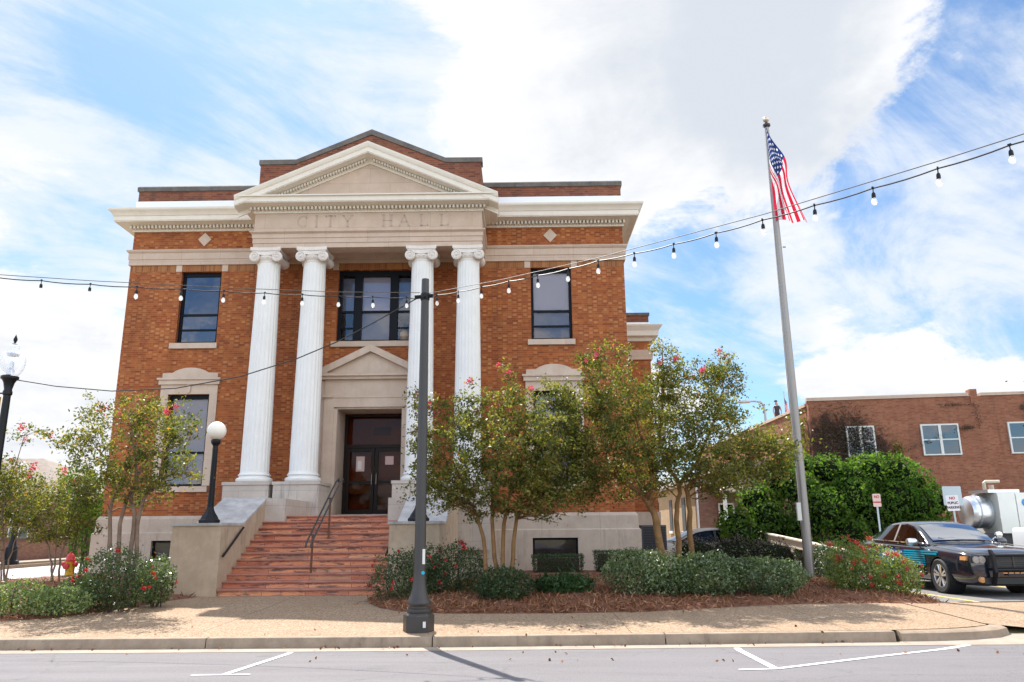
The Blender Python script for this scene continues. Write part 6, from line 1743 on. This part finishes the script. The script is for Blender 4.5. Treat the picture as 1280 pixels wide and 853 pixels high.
ca, sa = math.cos(ang), math.sin(ang)
def obp(x, d, z): return (13.64+x*ca-d*sa*1.0, 36.0+x*sa+d*ca, z)
b = MB()
def obox(mb, x0, x1, d0, d1, z0_, z1_):
    mb.add([obp(x, d, z) for z in (z0_, z1_) for x, d in ((x0, d0), (x1, d0), (x1, d1), (x0, d1))], [(0, 3, 2, 1), (4, 5, 6, 7), (0, 1, 5, 4), (1, 2, 6, 5), (2, 3, 7, 6), (3, 0, 4, 7)])
obox(b, 0, 22, 0, 20, .0, 7.28); wl_ = b.build('wall', 'brick_vined', OB)
wl_.data.transform(Matrix.Translation(ORIGIN[OB.name])); wl_.data.transform(Matrix.Translation(-Vector(obp(0, 0, 0)))); wl_.location = Vector(obp(0, 0, 0))-ORIGIN[OB.name]
b = MB(); obox(b, -.06, 7.05, -.06, .3, 7.285, 7.44); obox(b, 7.55, 10.9, -.06, .3, 7.285, 7.42); obox(b, 10.9, 22, -.06, .3, 7.285, 7.45); b.build('coping', 'limestone', OB)
b = MB(); obox(b, 7.12, 7.42, -.04, .4, 6.9, 7.60); b.build('chimney_stub', 'brick_red', OB)
b = MB(); obox(b, 10.6, 12.5, -.05, .5, 7.3, 7.95); b.build('parapet_block', 'brick_red', OB)
for x0, w_, dbl in ((1.55, 1.25, True), (4.80, 1.62, True), (8.48, 1.62, True), (12.2, 1.62, True)):
    panel_window(OB, lambda x, d, z, x0=x0: obp(x0+x, d-.03, 4.62+z), w_, 1.42, dbl)
# side parapet of the rear part, lower and running back
b = MB(); b.box(13.7, 20, 36.5, 60, .1, 7.08); b.build('rear_wall', 'brick_red', OB)
b = MB(); b.box(13.62, 14.0, 36.4, 60, 7.085, 7.22); b.build('rear_coping', 'limestone', OB)
# vines clinging to the wall
pts = []; nr = []
def vine(n, cx, cz, sx, sz, sz2=.0):
    for _ in range(n):
        x = random.gauss(cx, sx); z = random.gauss(cz, sz)+sz2*(x-cx)
        if x < .02 or z > 7.2 or z < .2: continue
        pts.append(obp(x, -.03-abs(random.gauss(0, .07)), z)); nr.append((-.1, -1, .2))
vine(3000, 1.0, 5.3, .8, 1.0); vine(4200, 2.15, 5.0, .5, .75, -.6); vine(1500, 3.0, 4.1, .6, .4); vine(60, 7.3, 6.3, .08, .4); vine(120, 6.75, 5.85, .2, .06); vine(60, 9.3, 6.1, .06, .35); vine(90, 6.3, 6.9, .4, .05); vine(90, 4.9, 5.2, .6, .07, .35); vine(90, 9.3, 6.7, .15, .08); vine(160, 10.8, 7.0, .4, .12)
tag(leaf_object('dead_vine', pts, .075, 'leaf_vine', None, nrm=nr, at=obp(1.5, 0, .2)), 'dark dead vines spread over the left end of the old brick wall', 'vine')
pts = []
for _ in range(600): pts.append(obp(random.gauss(10.9, .5), random.uniform(-.3, .3), random.gauss(7.75, .22)))
for _ in range(200): pts.append(obp(random.gauss(3.7, .12), -.1-random.random()*.1, random.gauss(4.6, .35)))
tag(leaf_object('green_vine', pts, .15, 'leaf_vineg', None, at=obp(10.9, 0, 7.3)), 'green vine tuft on the parapet at the far right', 'vine')
pts = [(13.5+random.gauss(0, .12), 36.3+random.random()*2.2, random.uniform(3.2, 7.0)) for _ in range(900)]
tag(leaf_object('corner_vine', pts, .16, 'leaf_vineg', None, at=(13.5, 37, .2)), 'yellow green vine hanging at the left corner of the old brick building', 'vine')

HS = thing('brown_brick_house', 'low brown brick house with a sunlit tan side wall behind the hall', 'house', (9.5, 37, .15))
b = MB(); b.box(8.08, 13.4, 36.0, 42, .1, 3.45); b.build('wall', 'brick_brown', HS)
b = MB(); b.box(8.02, 8.08, 36.02, 58, .1, 3.5); b.box(8.08, 13, 42.1, 58, .1, 3.5); b.build('side_wall', 'brick_tan', HS)
b = MB(); b.prism([(7.75, 3.46), (13.7, 3.46), (13.7, 3.60), (10.8, 4.7), (7.75, 3.60)], 'y', 35.7, 58.3); b.build('roof', 'shingle', HS)
b = MB(); b.tube([(8.10, 35.94, .1), (8.10, 35.94, 3.5)], .05, 8); b.build('downpipe', 'flash', HS)
for yy in (38.2, 41.5, 45.5, 50):
    f = MB(); f.box(7.985, 8.02, yy, yy+.75, 1.35, 2.95); fo = f.build('window', 'steeldark', HS)
    f = MB(); f.box(7.94, 8.02, yy-.08, yy+.83, 1.22, 1.35); f.build('sill', 'flash', fo)
panel_window(HS, lambda x, d, z: (9.05+x, 35.96+d, 1.45+z), .72, 1.15, False)
b = MB(); b.prism([(8.85, 3.05), (10.6, 3.05), (10.6, 3.13), (9.7, 3.52), (8.85, 3.13)], 'y', 34.4, 36.0); po = b.build('porch_roof', 'beige', HS)
for x in (8.95, 10.4):
    b = MB(); b.box(x, x+.14, 34.5, 34.64, .3, 3.05); b.build('porch_post', 'offwhite', HS)

# left background: low brick wall, house roof beyond
LWALL = MB(); LWALL.box(-24.35, -24.0, 24, 80, .1, 1.25)
lw_ = LWALL.build('brick_wall', 'brick_brown', None); tag(lw_, 'low brown brick wall along the far side of the side street', 'wall')
MB().box(-24.42, -23.93, 24, 80, 1.252, 1.34).build('wall_cap', 'coping', lw_)
LH = thing('shingled_house', 'low house with a grey brown shingle roof at far left', 'house', (-32, 50, .1))
b = MB(); b.box(-46, -26.5, 45, 56, .1, 3.7); b.build('wall', 'brick_brown', LH)
b = MB(); b.add([(-47, 44, 3.6), (-25.4, 44, 3.6), (-25.4, 57, 3.6), (-47, 57, 3.6), (-42, 50.5, 6.3), (-31.5, 50.5, 6.3)], [(0, 1, 5, 4), (1, 2, 5), (2, 3, 4, 5), (3, 0, 4), (0, 3, 2, 1)]); b.build('roof', 'shingle', LH)
for x in (-33, -29.5): panel_window(LH, lambda x_, d, z, x=x: (x+x_, 44.96+d, 1.1+z), 1.2, 1.5, True)
GB_ = MB(); GB_.box(-14.6, -13.9, 28.5, 29.3, .1, 1.3); gbo = GB_.build('utility_cabinet', 'signback', None)
tag(gbo, 'pale grey utility cabinet beyond the left corner of the hall', 'cabinet')
md = gbo.modifiers.new('bevel', 'BEVEL'); md.width = .03; md.segments = 2

def tree_line():
    spots = [(-60, 85, 9, 'darkest'), (-48, 92, 8, ''), (20, 95, 9, '')]
# far tree belt low on the horizon so the ground does not end in a bare line
pts = []
for _ in range(9000):
    a = random.uniform(-75, 75)
    x = a; y = 120+random.gauss(0, 5); top = 4.5+2.5*mn.noise(Vector((a*.08, 0, 0)))+1.2*mn.noise(Vector((a*.4, 3, 0)))
    pts.append((x, y, abs(random.random()**.7)*top))
tag(leaf_object('far_woods', pts, 1.1, 'leaf_dark', None, at=(0, 120, 0)), 'distant low belt of woods along the horizon', 'woods', kind='stuff')

# person standing on the rear roof, small flag on a mast behind
PR = thing('person', 'person in a dark sleeveless shirt standing on the rear brick roof', 'person', (14.85, 44, 7.22))
def person():
    sc = 1.0; o_ = Vector((14.85, 44.0, 7.22-.35))
    V = [(0, 0, .95), (0, 0, 1.15), (0.02, 0, 1.38), (.02, 0, 1.48), (.0, -.0, 1.56), (-.02, -.0, 1.68), (-.1, 0, .9), (-.1, .02, .5), (-.1, .05, .06), (-.1, -.08, .02), (.1, 0, .9), (.1, .02, .5), (.1, .05, .06), (.1, -.08, .02),
         (-.17, 0, 1.4), (-.22, -.02, 1.14), (-.2, -.12, .93), (-.19, -.15, .85), (.19, 0, 1.4), (.25, -.02, 1.14), (.2, -.12, .93), (.18, -.15, .85)]
    E_ = [(0, 1), (1, 2), (2, 3), (3, 4), (4, 5), (0, 6), (6, 7), (7, 8), (8, 9), (0, 10), (10, 11), (11, 12), (12, 13), (2, 14), (14, 15), (15, 16), (16, 17), (2, 18), (18, 19), (19, 20), (20, 21)]
    Rr = [.13, .125, .15, .06, .075, .09, .09, .065, .045, .04, .09, .065, .045, .04, .06, .045, .035, .04, .06, .045, .035, .04]
    me = bpy.data.meshes.new('body'); me.from_pydata(V, E_, []); o = bpy.data.objects.new('body', me); COL.objects.link(o)
    md = o.modifiers.new('skin', 'SKIN'); sv = me.skin_vertices[0].data
    for i, r_ in enumerate(Rr): sv[i].radius = (r_, r_*.8); 
    sv[0].use_root = True
    o.modifiers.new('s', 'SUBSURF').levels = 2
    dg = bpy.context.evaluated_depsgraph_get(); dg.update()
    m2 = bpy.data.meshes.new_from_object(o.evaluated_get(dg)); bpy.data.objects.remove(o)
    for mt in ('skin', 'shirt', 'steeldark'): m2.materials.append(M[mt])
    for p in m2.polygons:
        c = p.center; p.material_index = 1 if .93 < c.z < 1.44 and abs(c.x) < .16 else (2 if c.z <= .93 and abs(c.y) < .09 and abs(c.x) < .17 else 0)
        p.use_smooth = True
    ob = bpy.data.objects.new('body', m2); COL.objects.link(ob); ob.parent = PR; ob.location = o_-Vector(PR.location)
    h = MB(); h.lathe([(.0, .10)]+[(.105*math.sin(a), .10*math.cos(a)) for a in [PI*i/16 for i in range(1, 9)]], (14.83, 44.01, 7.22-.35+1.69), 14); h.build('hair', 'shirt', PR, smooth='all')
person()
MS = thing('roof_flag_mast', 'thin mast on the rear roof just left of the big flagpole', 'mast', (16.74, 48, 7.2))
b = MB(); b.tube([(16.74, 48, 7.0), (16.74, 48, 9.85)], .035, 6); b.build('pole', 'signback', MS)
flag('small_flag', (16.68, 47.95, 9.45), .42, 'flag', 'tiny flag on the roof mast left of the big flagpole')
